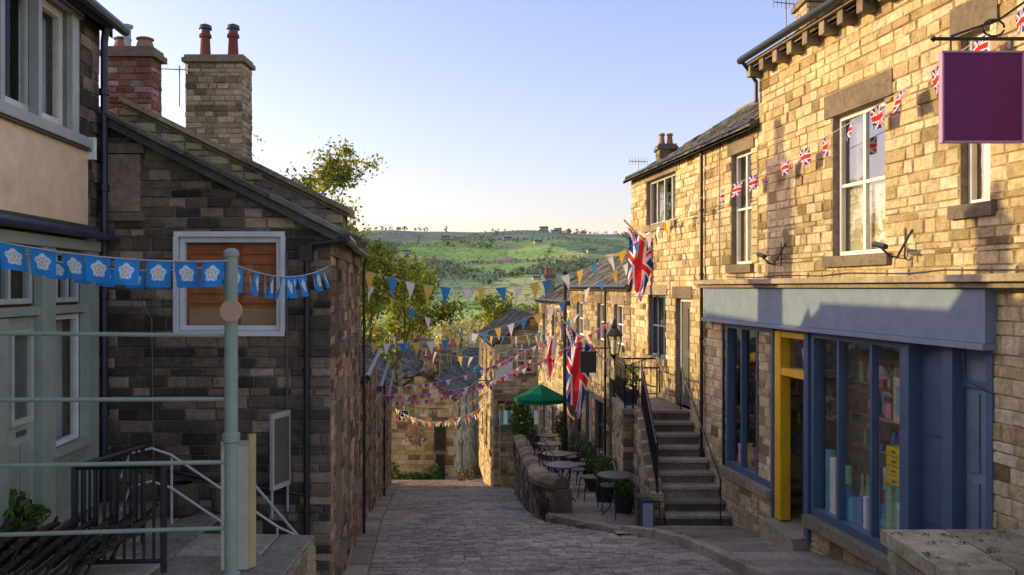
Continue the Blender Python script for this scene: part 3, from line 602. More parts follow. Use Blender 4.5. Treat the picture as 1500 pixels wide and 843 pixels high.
mb.add([V((-4.4,9.86,.5)),V((-1.9,9.86,.5)),V((-1.9,9.86,zc(-1.9))),V((-4.4,9.86,zc(-4.4)))],[(0,1,2,3)],'stone_mid',(.4,0,0))
mb.face([V((-1.9,9.62,.4)),V((-1.92,9.86,.4)),V((-1.92,9.86,zc(-1.92))),V((-1.9,9.62,zc(-1.9)))],'stone_mid',(.5,0,0))
mb.build('stone_walls',e)
mb=MB()
for a,b in((9.9,10.5),(11.3,11.95)): window(mb,FL,yl(a),yl(b),-.6,.3,rows=2,cols=1)
door(mb,FL,yl(10.1),yl(10.75),-3.3,-1.3,(.3,.26,.2)); window(mb,FL,yl(11.3),yl(12.1),-2.7,-1.5,cols=2,rows=1)
mb.tube([FL(yl(9.62),.47,.1),FL(yl(12.85),.47,.1)],.045,'iron',BLK,8); pipe(mb,FL,yl(12.7),-4.2,.3,r=.022)
mb.build('windows_and_doors',e)
roof(e,FL,yl(9.75),yl(12.85),.56,4.6,1.15,.16)
body(e,FL,yl(9.7),yl(12.8),-4.2,.56,4.6,1.15,.6)
chimney(e,-4.62,-4.1,9.7,9.98,1.0,2.62,mat='brick_red',pots=2,rh=.07,ln=(.12,.2),potc=(.45,.2,.12),poth=.14)
mb=MB(); mb.tube([(-4.42,9.8,2.7),(-4.42,9.8,2.98)],.045,'iron',(.5,.5,.5),8); mb.lathe((-4.42,9.8,2.98),[(.06,0),(.07,.03),(0,.05)],'iron',(.45,.45,.45)); mb.build('flue',e)
e=empty('hidden_shade_house'); fb=frame((-4.75,12.9),(0,1),-1)  # hidden house added to shade the shop opposite; only its chimney shows
mb=MB(); stones(mb,fb,0,3.8,-4,1.3,.13,(.2,.4),mat='stone_mid'); stones(mb,frame((-8.7,12.9),(1,0),-1),0,3.95,-1,1.9,.13,(.2,.4),mat='stone_mid',top=lambda s:1.9-abs(s-1.97)*.3)
mb.build('stone_walls',e); roof(e,fb,0,3.8,1.32,3.95,.55); body(e,fb,0,3.8,-4,1.32,3.95,.55,.05)
chimney(e,-5.24,-4.33,13.7,14.2,.8,3.62,mat='stone_mid',pots=2,rh=.085,ln=(.12,.28),potc=(.22,.08,.055),poth=.42,capc=(.3,0,0),cowl=True)
aerial(e,(-5.32,13.65,2.9),.7,.65)
FN=frame((-3.207,0),(-.088,1),-1)
SG=(.33,.37,.29)
e=house('shop_house',FN,3.2,8.1,-2.4,2.5,4.4,1.5,[dict(k='x',s=(5.6,7.5),z=(1.35,2.38)),dict(k='x',s=(4.2,7.95),z=(-2.0,.42))],mat='stone_dark',rh=.12,ln=(.14,.32),back=1.2,near=False,farwall=False)
mb=MB(); stones(mb,frame((-3.207-.088*8.1-.02,8.12),(-1,0),1),0,4.4,0,4.1,.12,(.15,.3),mat='stone_brown',top=lambda s:2.5+1.5-abs(s-2.2)*.68)
stones(mb,FN,7.95,8.12,-2.6,2.5,.2,(.1,.17),mat='stone_brown')
mb.build('gable_wall',e)
mb=MB(); GR=(.40,.41,.35)
window(mb,FN,5.62,7.42,1.37,2.38,cols=3,rows=1,fc=(.68,.65,.55),dep=.05,fw=.07,sill=False,lintel=False,curtain=(.6,.6,.58))
for a,b in((5.5,5.62),(7.42,7.56),(6.2,6.26),(6.79,6.85)): mb.box(FN,a,b,1.33,2.42,-.03,.05,'paint',GR)
mb.box(FN,5.4,7.64,1.24,1.328,0,.13,'paint',GR); mb.box(FN,5.4,7.64,2.385,2.5,0,.06,'paint',GR)
mb.box(FN,3.4,7.7,.56,1.22,.02,.07,'paint',(.85,.62,.36)); mb.box(FN,3.38,7.72,1.221,1.238,.0,.11,'paint',(.1,.09,.08)); mb.box(FN,3.38,7.72,.44,.54,0,.16,'paint',(.06,.06,.065)); mb.tube([FN(3.3,.5,.18),FN(8.05,.46,.18)],.035,'iron',(.04,.05,.09),8)
pf=lambda a,b,c,d,e0=0,f0=.04,col=SG: mb.box(FN,a,b,c,d,e0,f0,'paint',col)
for a,b in((4.2,4.3),(4.9,5.0),(5.62,5.75),(6.82,7.05),(7.7,7.95)): pf(a,b,-2.0,.42,-.03,.07)
pf(4.2,7.95,.33,.42,-.03,.09); pf(4.2,7.95,-.22,-.15,-.03,.05)
window(mb,FN,5.75,6.82,-.13,.32,cols=3,fc=(.5,.51,.44),dep=.03,sill=False,lintel=False); window(mb,FN,7.05,7.7,-.13,.32,cols=3,fc=(.5,.51,.44),dep=.03,sill=False,lintel=False)
window(mb,FN,7.05,7.7,-1.35,-.23,cols=1,fc=(.75,.75,.7),dep=.03,sill=False,lintel=False,curtain=(.5,.5,.5)); pf(7.05,7.7,-2.0,-1.37,-.03,.03)
for a,b in((7.12,7.35),(7.42,7.64)): pf(a,b,-1.9,-1.48,.03,.045,(.29,.32,.25))
mb.box(FN,7.0,7.75,-1.4,-1.352,0,.1,'paint',SG)
pf(6.3,6.82,-1.95,-.23,-.05,0,(.37,.40,.32)); window(mb,FN,6.38,6.74,-1.05,-.32,cols=1,fc=(.45,.47,.4),dep=-.02,sill=False,lintel=False,room=(.3,.3,.27),roomd=.0)
pf(6.4,6.54,-1.85,-1.2,0,.015,(.30,.33,.26)); pf(6.58,6.72,-1.85,-1.2,0,.015,(.30,.33,.26)); mb.box(FN,6.52,6.66,-1.14,-1.1,0,.02,'iron',(.1,.1,.1))
pf(6.1,6.3,-1.95,-.23,-.03,.06); window(mb,FN,4.3,6.1,-1.35,-.23,cols=3,fc=(.45,.46,.4),dep=.03,sill=False,lintel=False,curtain=(.3,.3,.3)); pf(4.3,6.1,-2.0,-1.36,-.03,.03)
mb.tube([FN(8.0,2.5,.12),FN(8.02,2.3,.09),FN(8.02,-2.1,.09)],.035,'iron',(.025,.03,.05),8)
for z in(-1.2,-.1,.9,1.8): mb.tube([FN(8.02,z,.09),FN(8.02,z+.06,.09)],.05,'iron',(.025,.03,.05),8)
mb.tube([FN(3.3,2.47,.2),FN(8.25,2.47,.2)],.05,'iron',(.04,.05,.07),8)
mb.box(FN,7.68,7.74,1.15,1.35,.05,.13,'paint',(.75,.75,.72))
mb.build('shopfront',e,bevel=.004)
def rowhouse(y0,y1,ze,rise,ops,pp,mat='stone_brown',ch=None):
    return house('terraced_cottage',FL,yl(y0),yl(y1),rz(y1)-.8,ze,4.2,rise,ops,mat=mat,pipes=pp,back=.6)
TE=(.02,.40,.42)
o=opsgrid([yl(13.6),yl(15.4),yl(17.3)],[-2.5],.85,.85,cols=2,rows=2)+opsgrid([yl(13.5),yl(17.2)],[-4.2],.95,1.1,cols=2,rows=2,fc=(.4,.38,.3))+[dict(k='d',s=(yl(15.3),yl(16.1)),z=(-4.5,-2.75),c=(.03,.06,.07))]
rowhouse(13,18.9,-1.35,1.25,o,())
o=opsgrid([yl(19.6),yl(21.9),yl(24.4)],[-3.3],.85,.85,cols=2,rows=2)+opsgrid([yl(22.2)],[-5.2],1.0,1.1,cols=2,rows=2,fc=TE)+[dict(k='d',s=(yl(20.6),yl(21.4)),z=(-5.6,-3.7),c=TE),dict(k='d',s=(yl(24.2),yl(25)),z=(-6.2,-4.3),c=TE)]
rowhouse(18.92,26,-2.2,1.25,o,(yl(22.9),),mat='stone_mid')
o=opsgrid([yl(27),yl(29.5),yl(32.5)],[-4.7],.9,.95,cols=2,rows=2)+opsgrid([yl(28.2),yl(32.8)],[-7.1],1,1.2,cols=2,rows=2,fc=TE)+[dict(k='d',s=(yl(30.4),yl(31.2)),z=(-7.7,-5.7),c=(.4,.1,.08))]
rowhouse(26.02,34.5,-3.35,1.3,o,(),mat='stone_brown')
F6=frame((-3.0,44),(1.5,18),-1)
o=opsgrid([1.2,4,7,10,13],[-7.4],1.0,1.1,cols=2,rows=2)+opsgrid([2.2,8,12],[-9.9],1.1,1.3,cols=2,rows=2)
h6=house('corner_stone_house',F6,0,18,-13,-5.75,3.6,1.35,o,mat='stone_gold',rh=.2,ln=(.25,.6))
for i,y in enumerate((44.6,49,54)): chimney(h6,-4.9+i*.3+.3,-4.1+i*.3+.3,y,y+.5,-4.7,-3.7,pots=3,rh=.18)
FH=frame((-6.6,44),(1,0),-1)
mb=MB(); door(mb,FH,2.6,3.2,-8.4,-6.9,(.04,.035,.03),fc=(.05,.04,.04),dep=-.05); door(mb,FH,2.65,3.15,-9.9,-8.6,(.04,.035,.03),fc=(.05,.04,.04),dep=-.05); window(mb,FH,.7,1.3,-6.9,-6.3,cols=1,dep=-.03,roomd=-.01)
mb.build('gable_doors',h6)
mb=MB()
for a in range(34):
    q=R(0,6.28); rr=math.sqrt(R(.1,1))*.6; leafball(mb,(-5.0+rr*math.cos(q),43.8,-7.7+.85*rr*math.sin(q)),(R(.06,.14),.1,R(.06,.14)),12,.1,[(.55,.3,.42),(.65,.45,.5),(.3,.14,.24),(.1,.13,.05)])
mb.build('climbing_flowers')
mb=MB()
leafball(mb,(-4.9,43.2,-9.85),(1.5,.5,.6),1300,.13,[(.09,.17,.04),(.13,.22,.05),(.05,.1,.03)],shell=.6); leafball(mb,(-4.0,43.3,-9.7),(.6,.4,.8),500,.13,[(.07,.13,.03),(.10,.17,.04)],shell=.6); leafball(mb,(-6,43.3,-9.6),(.5,.4,.9),500,.13,[(.07,.13,.03),(.10,.17,.04)],shell=.6); mb.build('hedge')
F7=frame((.6,50),(.1,1),1); h7=house('hidden_shade_house',F7,0,14,-14,-5.6,4,1.4,opsgrid([1,4,7],[-7.5,-10],1,1.2,cols=2,rows=2),mat='stone_gold',rh=.2,ln=(.25,.6))
house('hidden_shade_house',frame((-7.5,47),(.8,-.1),-1),-6,0,-13,-5.8,4,1.5,[],mat='stone_mid',rh=.2,ln=(.25,.6))
h9=house('hidden_shade_house',frame((-8.5,66),(1,.12),-1),0,8.5,-17,-6.9,5,2.0,opsgrid([1,3.5,6],[-9],1,1.2,cols=2,rows=2),mat='stone_mid',rh=.25,ln=(.3,.7))
for x,y in((-8,68.5),(-5.2,68.8),(-2.4,69.1)): chimney(h9,x,x+1.2,y,y+.7,-6,-4.2,pots=3,rh=.2,poth=.5)
h10=house('hidden_shade_house',frame((-14,80),(1,-.1),-1),0,12,-20,-9.2,6,2.2,opsgrid([1,4.5,8],[-11.5],1,1.3,cols=2,rows=2),mat='stone_gold',rh=.25,ln=(.3,.7))
for x in(-12,-7,-3): chimney(h10,x,x+1.2,82.5,83.2,-7.6,-5.6,pots=3,rh=.2,poth=.5)
mb=MB()
for x,y,z in((-2.4,41.5,-9.4),(-2.1,43,-9.7),(-1.9,46,-10.3),(-1.6,49,-10.9)):
    leafball(mb,(x,y,z+.35),(.35,.35,.35),160,.1,[(.3,.08,.06),(.06,.12,.03),(.4,.3,.1),(.04,.08,.02)]); mb.lathe((x,y,z-.5),[(.15,0),(.24,.55),(.2,.5)],'matte',(.3,.14,.08))
mb.build('flower_planters')
# ------------------------------------------------------------ left platform, rails
mb=MB(); ML=lambda s,t,o=0: V((s,t,-2.03+o)); stones(mb,ML,-4.0,-2.55,2,8.08,.5,(.4,.8),mat='flags_paving',gap=.014)
stones(mb,ML,-2.55,-1.6,2,7.0,.5,(.4,.8),mat='flags_paving',gap=.014)
mb.box(W,-5,-1.62,-3.4,-2.035,1.9,6.98,'stone_dark',(.4,0,0)); mb.box(W,-5,-2.57,-3.4,-2.036,6.981,8.07,'stone_dark',(.4,0,0))
for i in range(5): mb.box(W,-2.57+i*.19,-2.37+i*.19,-3.4,-2.2-i*.17,7.0,8.06,'flags_paving',(R(0,1),0,0))
stones(mb,frame((-1.615,1.9),(0,1),-1),0,5.08,-3.4,-2.03,.12,(.15,.35),mat='stone_mid')
mb.build('raised_stone_platform',bevel=0)
SR=(.27,.32,.25)
mb=MB(); xp=-1.81;yp=5.5
mb.tube([(xp,yp,-2.0),(xp,yp,.2)],.042,'paint',SR,14); mb.lathe((xp,yp,.2),[(.05,0),(.05,.03),(.03,.05),(0,.055)],'paint',SR); 
for z in(-1.9,-1.0): mb.lathe((xp,yp,z),[(.043,0),(.056,.01),(.056,.06),(.043,.07)],'paint',SR)
for z in(-.29,-.70,-1.105,-1.53): mb.tube([(xp,yp,z-.02),(-3.68,5.15,z+.02)],.014,'paint',SR,8)
mb.build('pipe_railing',smooth=False)
mb=MB(); mb.tube([(xp+.02,yp-.05,-.15),(xp+.02,yp-.07,-.15)],.07,'paint',(.5,.3,.2),20); mb.build('round_sign')
railing('iron_gate',[(-3.05,5.95,-2.0),(-2.45,6.0,-2.0)],.75,sp=.065,r=.011,rt=.024)
railing('iron_gate',[(-3.05,5.95,-2.0),(-2.9,6.7,-2.0)],.75,sp=.075,r=.01)
mb=MB()
for i in range(9):
    x=-3.75+i*.12; y=5.6+.04*i; a=R(-.05,.05); z=-1.98
    for s in(-1,1): mb.tube([(x-.22,y+s*.2,z),(x+.24,y+s*.2+a,z+.3+i*.015)],.014,'matte',(.06,.045,.035),4); mb.tube([(x-.1,y+s*.19,z),(x+.1,y+s*.19,z+.38)],.012,'matte',(.05,.04,.03),4)
    for j in range(6): mb.box(W,x-.06+j*.05,x-.03+j*.05,z+.13+j*.04,z+.15+j*.04,y-.2,y+.2,'matte',(R(.05,.1),.05,.04))
mb.build('folded_chairs')
mb=MB(); f=frame((-2.06,6.05),(1,.15),-1); mb.box(f,0,.19,-2.0,-1.12,0,.02,'paint',(.50,.44,.33)); mb.box(f,.0,.195,-1.118,-1.09,-.02,.03,'paint',(.35,.3,.22)); mb.box(frame((-1.87,6.08),(.6,1),1),0,.06,-2.0,-1.05,0,.02,'paint',(.45,.36,.18)); mb.build('notice_board')
mb=MB()
for dz in(0,-.28): mb.tube([(-3.3,7.2,-1.6+dz),(-3.22,7.2,-1.4+dz),(-3.05,7.22,-1.36+dz),(-2.9,7.25,-1.42+dz),(-2.0,7.3,-2.05+dz),(-1.85,7.3,-2.12+dz),(-1.75,7.3,-2.3+dz)],.011,'paint',(.5,.5,.46),6)
for x,z in((-2.9,-1.42),(-2.45,-1.74),(-2.0,-2.05)): mb.tube([(x,7.27,z),(x,7.27,z-.7)],.011,'paint',(.5,.5,.46),6)
mb.tube([(-2.35,7.0,-2.2),(-2.35,7.0,-1.55),(-2.3,7.0,-1.48),(-2.2,7.0,-1.52),(-1.7,7.0,-2.1),(-1.7,7.0,-2.9)],.013,'paint',(.4,.4,.37),6)
mb.build('metal_handrail')
mb=MB(); f=frame((-2.2,7.75),(.2,.65),-1); mb.box(f,0,.3,-1.85,-1.15,0,.03,'paint',(.42,.42,.38)); 
for o_ in((.03,.035),(-.005,0)): mb.box(f,.03,.27,-1.8,-1.2,*o_,'paint',(.12,.105,.09)); 
for x in(0.02,.28): mb.tube([f(x,-2.1,.01),f(x,-1.15,.01)],.013,'iron',(.4,.4,.38))
mb.build('notice_frame')
mb=MB(); leafball(mb,(-3.75,6.35,-1.72),(.3,.25,.2),380,.07,[(.12,.2,.04),(.18,.26,.05),(.07,.12,.03)]); mb.build('shrub')
mb=MB(); mb.lathe((-2.95,7.6,-2.0),[(.0,.0),(.14,.0),(.17,.1),(.15,.22),(.1,.26)],'matte',(.1,.07,.05)); mb.lathe((-2.6,7.7,-2.0),[(.1,.0),(.13,.22),(.11,.22),(0,.2)],'matte',(.15,.12,.1)); mb.build('plant_pots')
# ------------------------------------------------------------ flags, bunting
UB=(.02,.05,.33);UR=(.70,.03,.045);UW=(.82,.8,.78)
def uj(x,y):
    X=(x-.5)*60;Y=(y-.5)*30
    if abs(X)<3 or abs(Y)<3: return UR
    if abs(X)<5 or abs(Y)<5: return UW
    for sg in(1,-1):
        sd=X*.447*sg-Y*.894
        if abs(sd)<3:
            q=sd*(1 if X>0 else -1)*sg
            return UR if 0<q<2 else UW
    return UB
def rose(x,y):
    X=x-.5;Y=y-.52; r=math.hypot(X,Y); a=math.atan2(X,Y)
    rad=.30+.035*math.cos(5*a)
    if r<.07: return (.75,.65,.2)
    if r<.14 : return (.8,.8,.8)
    if .14<=r<.165: return (.25,.45,.7)
    if r<rad:
        if abs(((a/(2*math.pi)*5)%1)-.5)>.46 and r>.17: return (.3,.5,.75)
        return (.8,.8,.8)
    return (.04,.29,.70)
def stg(x,y): return UR if abs(x-.5)<.07 or abs(y-.5)<.1 else UW
def flagmesh(mb,f,cf,nu,nv):
    for i in range(nu):
        for j in range(nv):
            a,b,c,d=i/nu,(i+1)/nu,j/nv,(j+1)/nv
            mb.face([f(a,c),f(b,c),f(b,d),f(a,d)],'cloth',cf((a+b)/2,(c+d)/2))
def curve(p,q,sag,t): 
    p=V(p);q=V(q); return p.lerp(q,t)-V((0,0,sag*4*t*(1-t)))
def bunting(name,p,q,sag,n,w,h,kinds,pad=.02,nu=22,lo=0,hi=1):
    mb=MB(); mb.tube([curve(p,q,sag,i/24) for i in range(25)],.005,'cloth',(.6,.6,.58),4)
    d=(V(q)-V(p)); hd=V((d.x,d.y,0)).normalized(); nn=V((-hd.y,hd.x,0)); L=d.length
    for i in range(n):
        t=lo+(hi-lo)*(i+.5)/n+R(-.1,.1)/n; c=curve(p,q,sag,t); c1=curve(p,q,sag,t-w/2/L); c2=curve(p,q,sag,t+w/2/L)
        k=kinds[i%len(kinds)]; sw=nn*R(-.35,.35)*h+hd*R(-.18,.18)*h; tw=R(-.6,.6)
        c1=c1+nn*tw*w*.3; c2=c2-nn*tw*w*.3
        if isinstance(k,tuple):
            b=(c1+c2)/2-V((0,0,h*R(.85,1.05)))+sw; mid1=c1.lerp(b,.5)+nn*.02; mid2=c2.lerp(b,.5)+nn*.022
            mb.add([c1,c2,mid2,b,mid1],[(0,1,2,4),(4,2,3)],'cloth',k)
        else:
            ph=R(0,6)
            f=lambda u,v: c1.lerp(c2,u)+(-V((0,0,h))+sw)*(1-v)+nn*math.sin(u*5+ph)*.1*w*(1-v+.2)
            flagmesh(mb,f,k,nu,int(nu*.7) if k is uj else nu)
    return mb.build(name)
YE=(.82,.54,.10);WH=(.82,.81,.79);BL=(.06,.26,.58);PK=(.65,.16,.30)
bunting('rose_bunting',(-3.75,5.3,.42),(-1.81,5.45,.17),.08,11,.145,.165,[rose],nu=34)
bunting('rose_bunting',(-3.75,5.9,.36),(-1.85,5.55,.15),.12,7,.13,.12,[rose],nu=26,lo=.3)
bunting('rose_bunting',(-1.79,5.5,.15),(-1.72,8.0,.2),.09,13,.12,.17,[rose],nu=22,hi=.95)
bunting('union_flag_bunting',(4.25,6.8,2.35),(3.02,15.6,1.5),.22,13,.2,.21,[uj],nu=24,hi=.78)
bunting('triangle_bunting',(3.05,14.0,1.45),(2.65,18.3,1.05),.05,6,.2,.3,[WH,WH,YE])
bunting('triangle_bunting',(3.0,16.2,1.3),(-2.3,12.9,.28),.72,19,.17,.29,[YE,WH,BL])
bunting('triangle_bunting',(-2.3,12.9,.15),(1.7,21,-.6),.75,16,.17,.27,[WH,YE,BL])
bunting('triangle_bunting',(-2.9,15,-.9+.5),(1.1,28,-1.3),.9,18,.2,.3,[BL,YE,WH])
bunting('triangle_bunting',(2.6,18.6,.6),(-2.9,17.0,.1-1.2),.55,20,.16,.26,[WH,YE,BL])
bunting('union_flag_bunting',(-3.2,18.8,-2.35),(2.3,18.9,-.65),.55,34,.13,.14,[PK,WH,(.5,.08,.15),(.3,.1,.35)])
bunting('union_flag_bunting',(-4.0,27,-3.6),(1.0,30,-2.3),.5,34,.16,.18,[PK,WH,(.5,.08,.15)])
bunting('union_flag_bunting',(-3.9,25,-2.9),(1.7,24,-1.0),.5,34,.15,.17,[WH,PK,(.3,.1,.35)])
bunting('triangle_bunting',(-5.0,34,-4.4),(-.9,33,-4.0),.6,26,.17,.24,[YE,WH,(.5,.6,.4)])
bunting('triangle_bunting',(-5.2,36,-5.2),(-.9,34,-4.6),.6,26,.17,.24,[WH,YE,PK])
bunting('triangle_bunting',(-6.0,43.8,-6.2),(-1.2,36,-5.2),.6,30,.18,.26,[WH,YE,BL])
bunting('triangle_bunting',(1.0,27,-1.7),(1.5,22,-1.2),.2,9,.16,.26,[YE,WH,BL])
def bigflag(name,top,w,h,out,pole,cf,n=56):
    mb=MB(); top=V(top)
    def f(u,v):
        a=top+V((out[0],out[1],out[2]))*(v)
        fold=math.sin(v*9+u*3)*.06+math.sin(u*7+v*4)*.03
        return a-V((0,0,h*u))-V((out[0],out[1],0))*(v*.5*u)+V((.0,fold,0))+V((fold*.6,0,0))
    flagmesh(mb,f,cf,n,n//2)
    mb.tube([pole[0],pole[1]],.018,'iron',(.5,.45,.4),8); mb.lathe(pole[1],[(0,-.03),(.03,0),(0,.03)],'iron',(.6,.5,.2),8)
    return mb.build(name)
bigflag('union_flag',(2.38,17.6,1.25),.6,1.15,(.62,-.15,-.4),((2.95,17.4,.7),(2.32,17.6,1.38)),uj)
bigflag('union_flag',(1.32,21,-.95),.6,1.75,(.72,-.1,-.55),((2.3,20.8,-1.8),(1.25,21.0,-.8)),uj)
bigflag('st_george_flag',(.95,24,-1.35),.4,1.1,(.34,-.1,-.2),((1.85,24,-2.0),(.85,24.1,-1.25)),stg,40)
mb=MB(); mb.tube([(1.35,21.8,-4.7),(1.35,21.8,.35)],.05,'iron',BLK,10); mb.lathe((1.35,21.8,.35),[(.07,0),(.08,.04),(.03,.08),(0,.16)],'iron',BLK); mb.tube([(1.35,21.8,-4.7),(1.35,21.8,-3.6)],.08,'iron',BLK,10); mb.build('cast_iron_post')
mb=MB(); mb.box(W,1.6,1.98,-2.0,-1.5,20.0,20.04,'paint',(.03,.035,.04)); mb.tube([(1.5,20.02,-1.42),(2.5,20.02,-1.42)],.015,'iron',BLK); 
for x in(1.65,1.93): mb.tube([(x,20.02,-1.42),(x,20.02,-1.5)],.008,'iron',BLK)
mb.build('hanging_pub_sign')
mb=MB(); c=V((2.04,17,-1.38))
def hexr(r,z): return [c+V((r*math.cos(math.pi/3*i+.5),r*math.sin(math.pi/3*i+.5),z)) for i in range(6)]
A=hexr(.09,.04);B=hexr(.16,.42);C=hexr(.19,.43);D=hexr(.06,.58)
mb.add(A+B,[(i,(i+1)%6,6+(i+1)%6,6+i) for i in range(6)],'glass',(1,1,1)); mb.add(C+D,[(i,(i+1)%6,6+(i+1)%6,6+i) for i in range(6)]+[(0,1,2,3,4,5)],'iron',BLK)
for i in range(6): mb.tube([A[i],B[i]],.01,'iron',BLK,4); mb.tube([B[i],B[(i+1)%6]],.012,'iron',BLK,4); mb.tube([A[i],A[(i+1)%6]],.012,'iron',BLK,4)
mb.lathe(c,[(.06,.57),(.07,.62),(.03,.68),(.035,.71),(.0,.8)],'iron',BLK,8); mb.lathe(c,[(0,-.06),(.04,-.03),(.09,.03),(0,.04)],'iron',BLK,8)
mb.lathe(c,[(.03,.05),(.06,.2),(.06,.32),(0,.34)],'paint',(.85,.8,.62),8)
mb.tube([c+V((0,0,-.04)),c+V((0,0,-.22)),c+V((.9,0,-.22))],.018,'iron',BLK,6)
P=[c+V((.25+.6*t,0,-.22-.38*math.sin(t*1.57))) for t in[i/10 for i in range(11)]]; mb.tube(P,.013,'iron',BLK,5)
mb.tube([c+V((.5+.09*math.cos(t/2),0,-.35+.09*math.sin(t/2))) for t in range(13)],.009,'iron',BLK,5); mb.tube([c+V((.9,0,.1)),c+V((.9,0,-.75))],.02,'iron',BLK,6); mb.tube([c+V((.15,0,-.22)),c+V((.9,0,.05))],.01,'iron',BLK,5)
mb.build('street_lamp')
mb=MB(); c=V((-1.3,33,-3.5))
mb.lathe(c,[(.1,0),(.17,.35),(.2,.36),(.05,.5),(0,.6)],'paint',(.08,.3,.28),8); mb.tube([c+V((.62,0,-.1)),c+V((0,0,-.1)),c],.02,'iron',BLK); mb.build('street_lamp')
mb=MB(); PU=(.135,.006,.10)
mb.box(W,3.53,4.17,1.2,1.92,6.98,7.02,'paint',PU)
for a,b,c_,d in((3.52,4.18,1.92,1.935),(3.52,4.18,1.185,1.2),(3.515,3.53,1.185,1.935),(4.17,4.185,1.185,1.935)): mb.box(W,a,b,c_,d,6.97,7.03,'paint',(.45,.25,.38))
mb.tube([(3.48,7,2.04),(4.45,7,2.04)],.016,'iron',BLK,8); mb.lathe((3.46,7,2.04),[(0,-.03),(.03,0),(0,.03)],'iron',BLK,8)
for x in(3.6,4.1): mb.tube([(x,7,2.04),(x,7,1.93)],.008,'iron',BLK,5)
mb.tube([(3.95+.09*math.cos(t/2),7,2.13+.07*math.sin(t/2)) for t in range(13)],.009,'iron',BLK,5); mb.tube([(3.6,7,2.06),(4.0,7,2.2),(4.43,7,2.5)],.01,'iron',BLK,5)
mb.build('hanging_sign')
# ------------------------------------------------------------ terrace furniture
def table(x,y):
    z=dk(y)+.01; mb=MB(); mb.lathe((x,y,z),[(0,.70),(.3,.70),(.31,.71),(.31,.725),(0,.727)],'iron',(.09,.09,.095),20)
    for i in range(3):
        a=i*2.094+.4; mb.tube([V((x+r*math.cos(a),y+r*math.sin(a),z+h)) for r,h in((.22,.7),(.08,.5),(.05,.35),(.12,.15),(.27,0))],.012,'iron',BLK,5)
    mb.lathe((x,y,z),[(.1,.38),(.1,.39),(.09,.39)],'iron',BLK,10); mb.build('bistro_table')
def chair(x,y,a):
    z=dk(y)+.01; mb=MB(); ca,sa=math.cos(a),math.sin(a)
    P=lambda u,v,h: V((x+u*ca-v*sa,y+u*sa+v*ca,z+h))
    mb.add([P(.19*math.cos(t),.19*math.sin(t),.45) for t in[i*.5236 for i in range(12)]]+[P(.19*math.cos(t),.19*math.sin(t),.43) for t in[i*.5236 for i in range(12)]],[tuple(range(12)),tuple(range(12,24))]+[(i,(i+1)%12,12+(i+1)%12,12+i) for i in range(12)],'iron',(.06,.06,.065))
    for u,v in((.14,.14),(.14,-.14)): mb.tube([P(u,v,.44),P(u*1.35,v*1.35,0)],.011,'iron',BLK,5)
    for v in(.16,-.16): mb.tube([P(-.2,v*1.2,0),P(-.16,v,.44),P(-.22,v,.72)],.011,'iron',BLK,5)
    mb.tube([P(-.22-.05*math.sin(t),.16*math.cos(t),.72+.16*math.sin(t)) for t in[i*math.pi/8 for i in range(9)]],.011,'iron',BLK,5)
    for v in(-.08,0,.08): mb.tube([P(-.17,v,.46),P(-.25,v,.84-abs(v)*.4)],.007,'iron',BLK,4)
    mb.build('bistro_chair')
for x,y in((.95,16.0),(1.75,14.4),(.95,18.2),(.9,20.8),(1.0,23.6)): table(x,y)
for x,y,a in((1.5,16.4,3.4),(.75,16.7,-1.3),(1.35,17.7,3.0),(1.5,18.7,3.5),(.7,18.9,-1.4),(1.4,20.4,3),(1.5,21.2,3.5),(.6,21.4,-1.2),(1.5,23.3,3.1),(1.5,24.2,3.1),(1.75,19.6,2.2),(.7,24.4,-1.2),(1.75,15.2,-1.5)): chair(x,y,a)
mb=MB(); mb.box(W,2.0,2.2,dk(13.4),dk(13.4)+.5,13.2,13.3,'paint',(.03,.05,.09)); mb.box(W,2.02,2.18,dk(13.4)+.05,dk(13.4)+.45,13.19,13.2,'paint',(.3,.35,.4)); mb.build('menu_board')
mb=MB(); c=V((.85,25.2,dk(25.2))); 
mb.tube([c,c+V((0,0,2.15))],.022,'paint',(.5,.42,.3),8)
n=8; r=.78
rim=[c+V((r*math.cos(2*math.pi*i/n),r*math.sin(2*math.pi*i/n),1.72)) for i in range(n)]; rim2=[p-V((0,0,.12)) for p in rim]
mb.add([c+V((0,0,2.12))]+rim+rim2,[(0,1+i,1+(i+1)%n) for i in range(n)]+[(1+i,1+(i+1)%n,1+n+(i+1)%n,1+n+i) for i in range(n)],'cloth',(.01,.18,.10))
for i in range(n): mb.tube([c+V((0,0,2.1)),rim[i]-V((0,0,.01))],.008,'paint',(.5,.42,.3),4)
mb.lathe(c,[(.22,0),(.22,.06),(.05,.1),(0,.1)],'matte',(.2,.2,.2)); mb.build('green_parasol')
PG=[(.08,.17,.03),(.14,.27,.05),(.05,.10,.02)]
def planter(x,y,z,r,h=.3,ball=True,name='potted_topiary'):
    mb=MB(); mb.lathe((x,y,z),[(r*.6,0),(r*.85,h),(r*.75,h),(0,h-.03)],'matte',(.05,.05,.055),12)
    leafball(mb,(x,y,z+h+r*.8),(r,r,r*(1 if ball else 1.6)),420,.05,PG,shell=.75); mb.build(name)
planter(1.9,17.0,dk(17),.24);planter(1.95,18.3,dk(18.3),.24);planter(1.7,17.7,dk(17.7),.2,ball=False);planter(2.22,16.0,-2.2,.2,.28,False);planter(1.95,14.9,dk(14.9),.22)
planter(1.85,20.5,dk(20.5),.24,.3,False); planter(1.75,16.2,dk(16.2),.22,.3,False); planter(1.9,22.2,dk(22.2),.25,.3); planter(1.75,23.4,dk(23.4),.25,.3,False); planter(2.0,15.5,dk(15.5),.18,.25,True)
